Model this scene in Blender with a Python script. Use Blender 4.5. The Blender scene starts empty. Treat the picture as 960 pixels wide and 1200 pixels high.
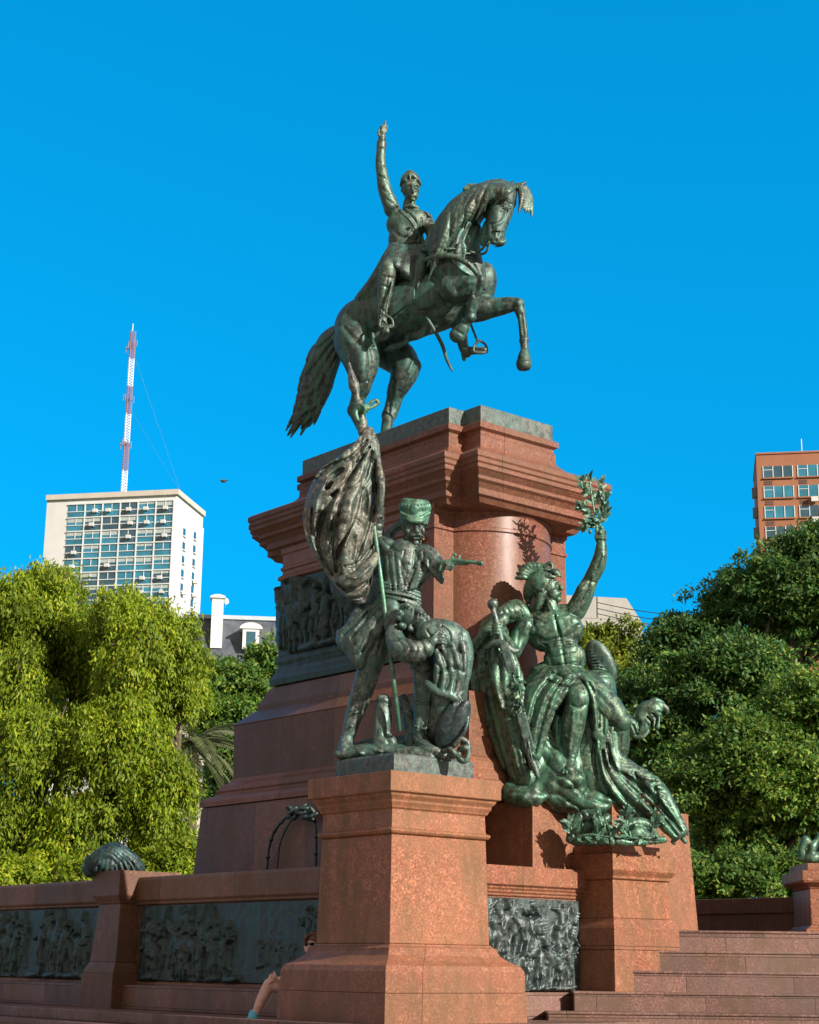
import bpy, bmesh, math, random
import numpy as np
from mathutils import Vector, Matrix
rnd = random.Random(7)
scene = bpy.context.scene
COL = scene.collection
# ------------------------------------------------------------------ camera
FOC, PIT, ROL, THE = 1939.5, .26790, .012307, .87740
EYE = np.array([0, 0, 1.65])
fw = np.array([0, math.cos(PIT), math.sin(PIT)]); _u = np.array([0, -math.sin(PIT), math.cos(PIT)]); _x = np.array([1., 0, 0])
RT = _x*math.cos(ROL)+_u*math.sin(ROL); UP = -_x*math.sin(ROL)+_u*math.cos(ROL)
cd = bpy.data.cameras.new('camera'); cam = bpy.data.objects.new('camera', cd); COL.objects.link(cam); scene.camera = cam
cd.sensor_fit = 'VERTICAL'; cd.sensor_height = 24; cd.lens = 24*FOC/1200; cd.clip_end = 6000; cd.clip_start = .1
cam.matrix_world = Matrix(((RT[0], UP[0], -fw[0], EYE[0]), (RT[1], UP[1], -fw[1], EYE[1]), (RT[2], UP[2], -fw[2], EYE[2]), (0, 0, 0, 1)))
scene.render.resolution_x, scene.render.resolution_y = 819, 1024
# ------------------------------------------------------------------ light
SUN_EL, SUN_H = math.radians(23), (.75, -.66)
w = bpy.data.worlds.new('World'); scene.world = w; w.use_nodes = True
nt = w.node_tree; nt.nodes.clear()
sky = nt.nodes.new('ShaderNodeTexSky'); sky.sky_type = 'NISHITA'; sky.sun_disc = False
sky.sun_elevation = SUN_EL; sky.sun_rotation = math.atan2(SUN_H[0], SUN_H[1]); sky.ozone_density = 3.0; sky.dust_density = .2; sky.air_density = 1.0
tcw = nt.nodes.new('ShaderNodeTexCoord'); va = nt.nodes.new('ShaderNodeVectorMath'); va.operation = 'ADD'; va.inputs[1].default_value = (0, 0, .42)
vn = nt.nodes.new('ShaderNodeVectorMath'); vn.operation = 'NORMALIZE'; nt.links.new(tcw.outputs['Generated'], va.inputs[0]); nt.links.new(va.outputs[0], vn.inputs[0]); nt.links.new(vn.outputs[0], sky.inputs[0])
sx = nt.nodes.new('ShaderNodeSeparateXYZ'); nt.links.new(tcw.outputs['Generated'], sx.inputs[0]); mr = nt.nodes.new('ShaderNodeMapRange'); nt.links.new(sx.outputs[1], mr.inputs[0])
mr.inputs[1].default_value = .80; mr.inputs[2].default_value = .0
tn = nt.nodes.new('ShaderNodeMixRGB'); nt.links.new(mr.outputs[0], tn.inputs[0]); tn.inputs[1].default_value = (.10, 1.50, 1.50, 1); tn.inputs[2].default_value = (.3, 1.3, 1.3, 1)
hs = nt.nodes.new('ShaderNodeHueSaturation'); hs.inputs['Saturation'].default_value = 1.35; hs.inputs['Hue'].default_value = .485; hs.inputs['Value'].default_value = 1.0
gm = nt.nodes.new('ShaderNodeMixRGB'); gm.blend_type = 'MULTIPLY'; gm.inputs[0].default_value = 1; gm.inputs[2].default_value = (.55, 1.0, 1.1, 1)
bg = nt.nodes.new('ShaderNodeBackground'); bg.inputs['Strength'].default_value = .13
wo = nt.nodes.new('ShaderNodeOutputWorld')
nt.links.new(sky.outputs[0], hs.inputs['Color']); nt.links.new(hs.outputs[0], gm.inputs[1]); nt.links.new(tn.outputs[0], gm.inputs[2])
sm = nt.nodes.new('ShaderNodeMixRGB'); nt.links.new(mr.outputs[0], sm.inputs[0]); nt.links.new(gm.outputs[0], sm.inputs[1]); sm.inputs[2].default_value = (2.3, 1.95, 1.75, 1); nt.links.new(sm.outputs[0], bg.inputs[0]); nt.links.new(bg.outputs[0], wo.inputs[0])  # warm neutral fill added to the sky beside and behind the camera, lifts shaded faces
sl = bpy.data.lights.new('sun', 'SUN'); sl.energy = 4.4; sl.angle = math.radians(.5); sl.color = (1, .92, .82)
so = bpy.data.objects.new('sun', sl); COL.objects.link(so)
_n = math.hypot(*SUN_H)
sd = Vector((SUN_H[0]/_n*math.cos(SUN_EL), SUN_H[1]/_n*math.cos(SUN_EL), math.sin(SUN_EL)))
so.rotation_euler = sd.to_track_quat('Z', 'Y').to_euler()
vs = scene.view_settings; vs.view_transform = 'Standard'; vs.look = 'None'; vs.exposure = .90; vs.gamma = 1
scene.cycles.max_bounces = 6
# ------------------------------------------------------------------ geometry of the picture
def ray(px, py): return fw+RT*(px-480)/FOC-UP*(py-600)/FOC
def P(px, py, Y):
    d = ray(px, py); return EYE+d*(Y/d[1])
def proj(W):
    d = W-EYE; z = d@fw; return 480+FOC*(d@RT)/z, 600-FOC*(d@UP)/z
uu = np.array([math.sin(THE), math.cos(THE), 0]); vv = np.array([-math.cos(THE), math.sin(THE), 0])
O = P(459, 1000, 24.); O[2] = 0
class Frame:
    def __init__(s, o, a): s.o = np.array(o, float); s.u = np.array([math.sin(a), math.cos(a), 0]); s.v = np.array([-math.cos(a), math.sin(a), 0])
    def w(s, a, b, z): return s.o+a*s.u+b*s.v+np.array([0, 0, z])
    def loc(s, W): d = W-s.o; return np.array([d@s.u, d@s.v, d[2]])
    def onA(s, px, py, a): d = ray(px, py); return s.loc(EYE+d*((a-(EYE-s.o)@s.u)/(d@s.u)))
    def onB(s, px, py, b): d = ray(px, py); return s.loc(EYE+d*((b-(EYE-s.o)@s.v)/(d@s.v)))
MF = Frame(O, THE)
# ------------------------------------------------------------------ materials
class M:
    def __init__(s, name, rough=.6, metal=0, spec=.5):
        s.m = bpy.data.materials.new(name); s.m.use_nodes = True; s.t = s.m.node_tree; s.b = s.t.nodes['Principled BSDF']
        s.b.inputs['Roughness'].default_value = rough; s.b.inputs['Metallic'].default_value = metal
        s.b.inputs['Specular IOR Level'].default_value = spec
        s.co = s.t.nodes.new('ShaderNodeTexCoord').outputs['Object']
    def l(s, a, b): s.t.links.new(a, b)
    def noise(s, scale, detail=3, rough=.55, co=None, dist=0, stretch=None):
        n = s.t.nodes.new('ShaderNodeTexNoise'); n.inputs['Scale'].default_value = scale; n.inputs['Detail'].default_value = detail
        n.inputs['Roughness'].default_value = rough; n.inputs['Distortion'].default_value = dist
        c = co or s.co
        if stretch:
            mp = s.t.nodes.new('ShaderNodeMapping'); mp.inputs['Scale'].default_value = stretch; s.l(c, mp.inputs[0]); c = mp.outputs[0]
        s.l(c, n.inputs['Vector']); return n.outputs[0]
    def ramp(s, src, stops):
        r = s.t.nodes.new('ShaderNodeValToRGB'); e = r.color_ramp.elements
        while len(e) < len(stops): e.new(.5)
        for i, (p, c) in enumerate(stops):
            e[i].position = p; e[i].color = (c, c, c, 1) if not isinstance(c, tuple) else (*c, 1)
        s.l(src, r.inputs[0]); return r.outputs[0]
    def mix(s, f, a, b, mode='MIX'):
        n = s.t.nodes.new('ShaderNodeMixRGB'); n.blend_type = mode
        for i, x in enumerate((f, a, b)):
            if hasattr(x, 'links'): s.l(x, n.inputs[i])
            else: n.inputs[i].default_value = x if i == 0 else (*x, 1)
        return n.outputs[0]
    def math(s, op, a, b=0.):
        n = s.t.nodes.new('ShaderNodeMath'); n.operation = op
        for i, x in enumerate((a, b)):
            if hasattr(x, 'links'): s.l(x, n.inputs[i])
            else: n.inputs[i].default_value = x
        return n.outputs[0]
    def col(s, c):
        if hasattr(c, 'links'): s.l(c, s.b.inputs['Base Color'])
        else: s.b.inputs['Base Color'].default_value = (*c, 1)
    def rough(s, x): s.l(x, s.b.inputs['Roughness'])
    def bump(s, h, st=.3, dist=.02):
        n = s.t.nodes.new('ShaderNodeBump'); n.inputs['Strength'].default_value = st; n.inputs['Distance'].default_value = dist
        s.l(h, n.inputs['Height']); s.l(n.outputs[0], s.b.inputs['Normal'])

def granite(name, bw=0, bh=1, c=(0.287, 0.107, 0.068), rough=.42, off=0., moss=.5, rowz=0., coat=0.):
    """speckled red granite; coordinates are the monument's own (a, b, z)"""
    m = M(name, rough, 0, .32)
    g1 = m.noise(30, 3, .75); g2 = m.noise(44, 2, .7); big = m.noise(1.1, 4, .6); mid = m.noise(7, 3)
    d = tuple(x*.36 for x in c); l = (min(1, c[0]*1.55), c[1]*2.3, c[2]*2.4)
    a = m.ramp(g1, [(.38, d), (.46, tuple(x*.85 for x in c)), (.55, c), (.66, l)])
    a = m.mix(m.ramp(g2, [(.57, 0.), (.64, .8)]), a, (.10, .05, .04))
    a = m.mix(m.ramp(mid, [(.34, .7), (.6, 0.)]), a, tuple(x*.55 for x in c))
    a = m.mix(m.ramp(big, [(.36, .6), (.56, 0.)]), a, (c[0]*.5, c[1]*.72, c[2]*.72))
    a = m.mix(m.ramp(m.noise(.5, 3, .5), [(.4, .0), (.62, .35)]), a, (c[0]*.8, c[1]*1.15, c[2]*1.25))
    st = m.noise(1.6, 5, .7, stretch=(1.3, 1.3, .35))
    a = m.mix(m.ramp(st, [(.46, 0.), (.62, moss)]), a, (.11, .066, .024))
    pale = m.noise(2.3, 5, .7, dist=.8)
    a = m.mix(m.ramp(pale, [(.64, 0.), (.78, .16)]), a, (.50, .33, .25))
    if bw:
        sp = m.t.nodes.new('ShaderNodeSeparateXYZ'); m.l(m.co, sp.inputs[0])
        cb = m.t.nodes.new('ShaderNodeCombineXYZ'); m.l(m.math('SUBTRACT', m.math('ADD', sp.outputs[0], off), sp.outputs[1]), cb.inputs[0]); m.l(m.math('ADD', sp.outputs[2], rowz), cb.inputs[1])
        br = m.t.nodes.new('ShaderNodeTexBrick'); m.l(cb.outputs[0], br.inputs['Vector'])
        br.inputs['Scale'].default_value = 1; br.inputs['Brick Width'].default_value = bw; br.inputs['Row Height'].default_value = bh
        br.inputs['Mortar Size'].default_value = .006; br.inputs['Mortar Smooth'].default_value = .3; br.offset = .37
        br.inputs['Color1'].default_value = (1, 1, 1, 1); br.inputs['Color2'].default_value = (.62, .62, .64, 1); br.inputs['Mortar'].default_value = (.22, .2, .2, 1)
        a = m.mix(1., a, br.outputs[0], 'MULTIPLY')
    m.col(a)
    m.rough(m.ramp(m.mix(.5, g1, st), [(.35, rough*.75), (.65, rough*1.35)]))
    m.bump(m.mix(.5, g1, mid), .12, .006)
    if coat: m.b.inputs['Coat Weight'].default_value = coat; m.b.inputs['Coat Roughness'].default_value = .12
    return m.m

def bronze(name, base=(.085, .095, .075), pat=(.16, .30, .22), amt=.5, hi=(.30, .29, .22), rough=.42, dark=(.03, .045, .045), f=.86):
    base, pat, hi, dark = (tuple(x*f for x in q) for q in (base, pat, hi, dark))
    m = M(name, rough, .4, .6)
    n1 = m.noise(2.6, 5, .65, dist=.6); n2 = m.noise(9, 4, .65); n3 = m.noise(38, 3, .6); st = m.noise(3.2, 5, .7, stretch=(2.2, 2.2, .28))
    a = m.ramp(m.mix(.35, n2, n3), [(.38, dark), (.5, base), (.64, hi)])
    a = m.mix(m.ramp(st, [(.46, 0.), (.62, amt)]), a, pat)
    a = m.mix(m.ramp(n1, [(.52, 0.), (.66, amt)]), a, tuple(x*.72 for x in pat))
    a = m.mix(m.ramp(n3, [(.6, 0.), (.72, .4)]), a, hi)
    m.col(a); m.rough(m.ramp(n2, [(.3, rough*.7), (.7, rough*1.5)]))
    m.bump(m.mix(.5, n3, n2), .55, .02)
    return m.m

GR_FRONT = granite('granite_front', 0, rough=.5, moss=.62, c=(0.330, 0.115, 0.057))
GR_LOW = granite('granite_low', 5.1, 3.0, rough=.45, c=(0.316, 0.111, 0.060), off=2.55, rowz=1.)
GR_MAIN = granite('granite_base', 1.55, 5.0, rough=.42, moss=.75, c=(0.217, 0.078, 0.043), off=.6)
GR_DADO = granite('granite_polished', 0, rough=.36, moss=.35, c=(0.238, 0.083, 0.052), coat=0)
GR_CORN = granite('granite_cornice', 2.4, 9, rough=.5, moss=.3, c=(0.245, 0.085, 0.052), off=.3)
GR_STEP = granite('granite_step', 1.7, .31, rough=.5, moss=.45, c=(0.244, 0.115, 0.090))
GR_PAR = granite('granite_parapet', 2.3, 9, rough=.5, moss=.5, c=(0.238, 0.096, 0.058), off=1.0)
BZ_HORSE = bronze('bronze_horse', (.050, .065, .055), (.06, .20, .155), .72, (.13, .165, .14), .45, (.02, .03, .032))
BZ_RIDER = bronze('bronze_rider', (.062, .078, .062), (.09, .22, .16), .65, (.21, .23, .17), .42, (.03, .038, .035))
BZ_SOLD = bronze('bronze_soldier', (.070, .090, .078), (.085, .21, .165), .55, (.23, .255, .215), .42, (.028, .036, .034))
BZ_FLAG = bronze('bronze_flag', (.115, .11, .09), (.09, .20, .16), .45, (.32, .30, .24), .45, (.032, .038, .036))
BZ_WAR = bronze('bronze_warrior', (.042, .075, .052), (.09, .25, .155), .7, (.21, .27, .17), .38, (.025, .045, .042))
BZ_GREEN = bronze('bronze_verdigris', (.07, .145, .10), (.11, .31, .20), .7, (.22, .34, .23), .45, (.03, .065, .05))
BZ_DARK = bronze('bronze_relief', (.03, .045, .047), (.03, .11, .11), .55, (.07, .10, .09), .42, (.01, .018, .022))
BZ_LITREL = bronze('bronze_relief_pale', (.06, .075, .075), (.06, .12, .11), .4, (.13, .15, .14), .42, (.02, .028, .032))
BZ_SLAB = bronze('bronze_slab', (.085, .10, .09), (.10, .19, .17), .5, (.22, .22, .19), .5, (.035, .045, .045))
# ------------------------------------------------------------------ object helpers
def link(o, parent=None):
    COL.objects.link(o)
    if parent is not None: o.parent = parent; o.matrix_parent_inverse = parent.matrix_world.inverted()
    return o
def empty(name, loc, label, cat, group=None):
    o = bpy.data.objects.new(name, None); o.location = Vector(tuple(float(c) for c in loc)); o.empty_display_size = .3; link(o)
    bpy.context.view_layer.update()
    return tag(o, label, cat, group)
def tag(o, label=None, cat=None, group=None, kind=None):
    for k, x in (('label', label), ('category', cat), ('group', group), ('kind', kind)):
        if x: o[k] = x
    return o
def meshobj(name, V, F, mat, parent=None, smooth=False, frame=None):
    """V world coordinates; frame: keep the monument's local axes so textures run along the stone"""
    me = bpy.data.meshes.new(name)
    V = np.asarray(V, float)
    mw = Matrix.Identity(4)
    if frame is not None:
        d = V-frame.o; V = np.stack([d@frame.u, d@frame.v, d[:, 2]], 1)
        mw = Matrix(((frame.u[0], frame.v[0], 0, frame.o[0]), (frame.u[1], frame.v[1], 0, frame.o[1]), (0, 0, 1, frame.o[2]), (0, 0, 0, 1)))
    if isinstance(F, np.ndarray):
        n = len(F); k = F.shape[1]
        me.vertices.add(len(V)); me.vertices.foreach_set('co', V.ravel())
        me.loops.add(n*k); me.loops.foreach_set('vertex_index', F.astype(np.int32).ravel())
        me.polygons.add(n); me.polygons.foreach_set('loop_start', np.arange(0, n*k, k, dtype=np.int32)); me.update(calc_edges=True)
    else:
        me.from_pydata([tuple(x) for x in V], [], F); me.update()
    if smooth: me.polygons.foreach_set('use_smooth', np.ones(len(me.polygons), bool))
    if mat: me.materials.append(mat)
    o = bpy.data.objects.new(name, me); o.matrix_world = mw
    COL.objects.link(o)
    if parent is not None: 
        o.parent = parent; o.matrix_parent_inverse = parent.matrix_world.inverted()
    return o
class MB:
    def __init__(s): s.V = []; s.F = []
    def add(s, V, F):
        n = len(s.V); s.V += [tuple(float(c) for c in v) for v in V]; s.F += [tuple(i+n for i in f) for f in F]
    def box(s, f, a0, a1, b0, b1, z0, z1):
        s.add([f.w(a, b, z) for z in (z0, z1) for a, b in ((a0, b0), (a1, b0), (a1, b1), (a0, b1))], [(3, 2, 1, 0), (4, 5, 6, 7), (0, 1, 5, 4), (1, 2, 6, 5), (2, 3, 7, 6), (3, 0, 4, 7)])
    def tube(s, pts, rs, n=8):
        pts = [np.array(p, float) for p in pts]
        if not hasattr(rs, '__len__'): rs = [rs]*len(pts)
        V = []; F = []
        for i, p in enumerate(pts):
            t = pts[min(i+1, len(pts)-1)]-pts[max(i-1, 0)]; t /= np.linalg.norm(t)+1e-9
            h = np.array([0, 0, 1.]) if abs(t[2]) < .9 else np.array([1., 0, 0])
            x = np.cross(t, h); x /= np.linalg.norm(x); y = np.cross(t, x)
            for k in range(n):
                a = 2*math.pi*k/n; V.append(p+rs[i]*(x*math.cos(a)+y*math.sin(a)))
        for i in range(len(pts)-1):
            for k in range(n):
                F.append((i*n+k, i*n+(k+1) % n, (i+1)*n+(k+1) % n, (i+1)*n+k))
        F.append(tuple(range(n))[::-1]); F.append(tuple((len(pts)-1)*n+k for k in range(n)))
        s.add(V, F)
    def loft(s, f, plan, prof):
        """plan: ccw polygon in (a,b); prof: (offset, z) rings from bottom to top"""
        n = len(plan); pl = np.array(plan, float)
        def off(e):
            out = []
            for i in range(n):
                p = pl[i]; d1 = p-pl[i-1]; d2 = pl[(i+1) % n]-p
                d1 /= np.linalg.norm(d1); d2 /= np.linalg.norm(d2)
                n1 = np.array([d1[1], -d1[0]]); n2 = np.array([d2[1], -d2[0]])
                b = n1+n2; out.append(p+e*b*(2/max(.2, b@b)) if b@b > 1e-6 else p)
            return out
        V = []; F = []
        for e, z in prof:
            for p in off(e): V.append(f.w(p[0], p[1], z))
        for i in range(len(prof)-1):
            for k in range(n): F.append((i*n+k, i*n+(k+1) % n, (i+1)*n+(k+1) % n, (i+1)*n+k))
        F.append(tuple(range(n))[::-1]); F.append(tuple((len(prof)-1)*n+k for k in range(n)))
        s.add(V, F)
    def leaf(s, p, d, nrm, L, W):
        d = d/np.linalg.norm(d); x = np.cross(d, nrm); x /= np.linalg.norm(x)+1e-9; nn = np.cross(x, d)
        t = W*.18
        s.add([p, p+d*L*.35+x*W+nn*t, p+d*L*.35-x*W+nn*t, p+d*L*.75+x*W*.7, p+d*L*.75-x*W*.7, p+d*L-nn*t, p+d*L*.5-nn*t*1.6],
              [(0, 1, 6), (0, 6, 2), (1, 3, 6), (6, 4, 2), (3, 5, 6), (6, 5, 4), (0, 2, 4, 5, 3, 1)])
    def build(s, name, mat, parent=None, smooth=False, bevel=0, frame=None):
        o = meshobj(name, s.V, s.F, mat, parent, smooth, frame)
        if bevel:
            md = o.modifiers.new('bevel', 'BEVEL'); md.width = bevel; md.segments = 2; md.limit_method = 'ANGLE'; md.angle_limit = math.radians(35); md.harden_normals = False
        return o
def rect(a0, a1, b0, b1): return [(a0, b0), (a1, b0), (a1, b1), (a0, b1)]
def ortho(name, plan, prof, mat, parent=None, bevel=.012, frame=MF):
    m = MB(); m.loft(frame, plan, prof); return m.build(name, mat, parent, bevel=bevel, frame=frame)

# ------------------------------------------------------------------ sculpting: blended volumes -> one mesh
def catmull(pts, n=6):
    p = [np.array(q, float) for q in pts]
    if len(p) < 3: return [p[0]+(p[-1]-p[0])*i/n for i in range(n+1)]
    q = [2*p[0]-p[1]]+p+[2*p[-1]-p[-2]]; out = []
    for i in range(1, len(q)-2):
        for j in range(n):
            t = j/n; a, b, c, d = q[i-1], q[i], q[i+1], q[i+2]
            out.append(.5*((2*b)+(c-a)*t+(2*a-5*b+4*c-d)*t*t+(3*b-a-3*c+d)*t**3))
    out.append(p[-1]); return out
class Sculpt:
    """all coordinates in photo pixels; third value = depth in pixels behind the thing's own plane Y"""
    def __init__(s, Y, res=.02, k=4): s.Y = Y; s.dz = .78 if Y == 27.66 else 1.; s.res = res; s.k = k; s.ops = []; s.lo = np.full(3, 1e9); s.hi = np.full(3, -1e9); s.fx = []
    def sc(s, W): return ((W-EYE)@fw)/FOC
    def pt(s, p):
        W = P(p[0], p[1], s.Y); m = s.sc(W)
        return P(p[0], p[1], s.Y+(p[2] if len(p) > 2 else 0)*m*s.dz)
    def _bb(s, lo, hi, sub):
        if not sub: s.lo = np.minimum(s.lo, lo); s.hi = np.maximum(s.hi, hi)
    def c(s, a, b, ra, rb=None, k=None, sub=False):
        rb = ra if rb is None else rb
        A, B = s.pt(a), s.pt(b); m = s.sc(A); ra, rb = ra*m, rb*m; k = (s.k if k is None else k)*m
        lo = np.minimum(A-ra, B-rb); hi = np.maximum(A+ra, B+rb); s._bb(lo, hi, sub); s.ops.append(('c', lo, hi, k, sub, A, B, ra, rb)); return s
    def e(s, p, r, ang=0, k=None, sub=False, yaw=0):
        A = s.pt(p); m = s.sc(A); r = np.array(r if hasattr(r, '__len__') else (r, r, r), float)*m; k = (s.k if k is None else k)*m
        ca, sa = math.cos(math.radians(ang)), math.sin(math.radians(ang))
        X = RT*ca+UP*sa; Yv = -RT*sa+UP*ca; Z = fw.copy()
        if yaw:
            cy, sy = math.cos(math.radians(yaw)), math.sin(math.radians(yaw)); X, Z = X*cy+Z*sy, -X*sy+Z*cy
        B = np.stack([X, Yv, Z]); ext = np.sqrt(((B*r[:, None])**2).sum(0)); s._bb(A-ext, A+ext, sub)
        s.ops.append(('e', A-ext, A+ext, k, sub, A, B, r)); return s
    def b(s, p, r, ang=0, k=None, sub=False, yaw=0, rd=1):
        s.e(p, r, ang, k, sub, yaw); o = list(s.ops[-1]); o[0] = 'b'
        A, B, rr = o[5], o[6], o[7]; ext = (np.abs(B)*rr[:, None]).sum(0); o[1] = A-ext; o[2] = A+ext; o.append(rd*s.sc(A)); s._bb(A-ext, A+ext, sub); s.ops[-1] = tuple(o); return s
    def s(s, pts, rs, k=None, n=5, sub=False):
        q = catmull(pts, n); N = len(q)
        if not hasattr(rs, '__len__'): rs = [rs, rs]
        rr = np.interp(np.linspace(0, 1, N), np.linspace(0, 1, len(rs)), rs)
        for i in range(N-1): s.c(q[i], q[i+1], rr[i], rr[i+1], k, sub)
        return s
    def drape(s, L, Rr, n, r, bulge=4, k=2.5, seed=1, wob=1.5, m=5):
        k = k*4
        """pleats running down between two border curves"""
        rg = random.Random(seed); A = catmull(L, m); B = catmull(Rr, m); N = min(len(A), len(B)); A = A[:N]; B = B[:N]
        for j in range(n):
            t = (j+.5)/n; pts = []; ph = rg.uniform(0, 6.28); w0 = rg.uniform(-wob, wob); dz = bulge*(1-abs(2*t-1)**2)+rg.uniform(-.5, .5)*r*1.2
            for i in range(N):
                q = A[i]*(1-t)+B[i]*t; f = i/(N-1)
                q = q+np.array([w0*math.sin(f*5+ph), 0, -dz*min(1, .5+f)+wob*.8*math.sin(f*4+ph*1.7)]); pts.append(q)
            rj = r*rg.uniform(.7, 1.25)
            for i in range(N-1): s.c(pts[i], pts[i+1], rj*(.75+.5*math.sin(math.pi*min(1, (i+.5)/N*1.1))), rj, k)
        return s
    def field(s):
        pad = s.res*3
        lo = s.lo-pad-.02; n = np.ceil((s.hi+pad+.02-lo)/s.res).astype(int)+1
        D = np.full(n, .25, np.float32); ax = [lo[i]+s.res*np.arange(n[i]) for i in range(3)]
        for op in s.ops:
            k = op[3]*.5; mg = k+s.res*2.5
            i0 = np.maximum(0, np.floor((op[1]-mg-lo)/s.res).astype(int)); i1 = np.minimum(n, np.ceil((op[2]+mg-lo)/s.res).astype(int)+1)
            if (i1 <= i0).any(): continue
            X = ax[0][i0[0]:i1[0], None, None]; Yy = ax[1][None, i0[1]:i1[1], None]; Z = ax[2][None, None, i0[2]:i1[2]]
            if op[0] == 'c':
                A, B, ra, rb = op[5:9]; d = B-A; L = max(1e-9, d@d)
                h = np.clip(((X-A[0])*d[0]+(Yy-A[1])*d[1]+(Z-A[2])*d[2])/L, 0, 1)
                q = np.sqrt((X-A[0]-h*d[0])**2+(Yy-A[1]-h*d[1])**2+(Z-A[2]-h*d[2])**2)-(ra+(rb-ra)*h)
            else:
                A, B, r = op[5:8]; dx, dy, dz = X-A[0], Yy-A[1], Z-A[2]
                c = [dx*B[i][0]+dy*B[i][1]+dz*B[i][2] for i in range(3)]
                if op[0] == 'e':
                    k0 = np.sqrt(sum((c[i]/r[i])**2 for i in range(3))); k1 = np.sqrt(sum((c[i]/r[i]**2)**2 for i in range(3)))+1e-6
                    q = k0*(k0-1)/k1
                else:
                    rd = op[8]; g = [np.abs(c[i])-r[i]+rd for i in range(3)]
                    q = np.sqrt(sum(np.maximum(x, 0)**2 for x in g))+np.minimum(np.maximum(np.maximum(g[0], g[1]), g[2]), 0)-rd
            S = D[i0[0]:i1[0], i0[1]:i1[1], i0[2]:i1[2]]; k = max(k, 1e-4)
            if op[4]:
                h = np.clip(.5-.5*(S+q)/k, 0, 1); S[:] = S+(-q-S)*h+k*h*(1-h)
            else:
                h = np.clip(.5+.5*(S-q)/k, 0, 1); S[:] = S+(q-S)*h-k*h*(1-h)
        for f in s.fx:
            if f[0] == 'clip':
                G = np.meshgrid(*ax, indexing='ij', sparse=True); D = f[1](D, G); continue
            I = np.nonzero(np.abs(D) < .09); X, Y, Z = ax[0][I[0]], ax[1][I[1]], ax[2][I[2]]
            d0, d1, d2 = X-EYE[0], Y-EYE[1], Z-EYE[2]; z = d0*fw[0]+d1*fw[1]+d2*fw[2]
            px = 480+FOC*(d0*RT[0]+d1*RT[1]+d2*RT[2])/z; py = 600-FOC*(d0*UP[0]+d1*UP[1]+d2*UP[2])/z
            D[I] = D[I]+f[1](X, Y, Z, px, py, (Y-s.Y)/(z/FOC), z/FOC)
        return D, lo
    def ripple(s, amp=.012, f=30, seed=0, ani=(1, 1, .35)):
        rg = random.Random(seed); ph = [rg.uniform(0, 6) for _ in range(8)]
        def fx(X, Y, Z, px, py, dp, m):
            wx = .35*np.sin(Z*3+ph[0])+.25*np.sin(Y*4+ph[1]); wy = .3*np.sin(Z*2.3+ph[2])+.2*np.sin(X*5+ph[3])
            return amp*.5*(np.sin((X+wx*.6)*f*ani[0]+ph[4]+wy*4)*np.sin((Y+wy*.5)*f*.7*ani[1]+ph[5])+.6*np.sin(Z*f*ani[2]+X*f*.8+ph[6]))
        s.fx.append(('n', fx)); return s
    def folds(s, amp=.03, f=14, seed=0, dirv=(1, .3, .25), warp=.5):
        """soft creases running across dirv"""
        rg = random.Random(seed); ph = [rg.uniform(0, 6) for _ in range(10)]
        def fx(X, Y, Z, px, py, dp, m):
            wv = warp*(.5*np.sin(Z*2.7+ph[0]+X*1.3)+.35*np.sin(Z*5.1+Y*3+ph[1])+.2*np.sin(X*7+Z*3+ph[2]))
            p = (X*dirv[0]+Y*dirv[1]+Z*dirv[2]+wv*.35)*f; m1 = np.clip(.4+.7*np.sin(Z*3.1+X*2.2+ph[3]), 0, 1)
            return amp*((1-np.abs(np.sin(p+ph[4])))**2*m1+.5*(1-np.abs(np.sin(p*1.73+ph[5]+wv*3)))**2*(1-m1)-.12)
        s.fx.append(('n', fx)); return s
    def fan(s, cx, cy, n, amp=.045, seed=0, wave=.25, mod=.035, sq=1.):
        """cloth pleats fanning out from a gathering point (photo pixels)"""
        rg = random.Random(seed); ph = [rg.uniform(0, 6) for _ in range(10)]
        def fx(X, Y, Z, px, py, dp, m):
            dx, dy = px-cx, (py-cy)*sq; rr = np.hypot(dx, dy); an = np.arctan2(dx, dy)
            an = an+wave*.35*np.sin(rr*mod*1.3+ph[0]+an*2)+wave*.2*np.sin(rr*mod*2.7+ph[1])+dp*.006
            m1 = np.clip(.5+.6*np.sin(an*5+rr*mod+ph[2]), 0, 1); g = np.clip(rr/40, .25, 1)
            q = (1-np.abs(np.sin(an*n+ph[3])))**1.6*(.45+.55*m1)-.35*np.abs(np.sin(an*n*.5+ph[4]))+.35*(1-np.abs(np.sin(an*n*2.1+ph[5])))**2*(1-m1)
            return amp*g*q
        s.fx.append(('n', fx)); return s
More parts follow.
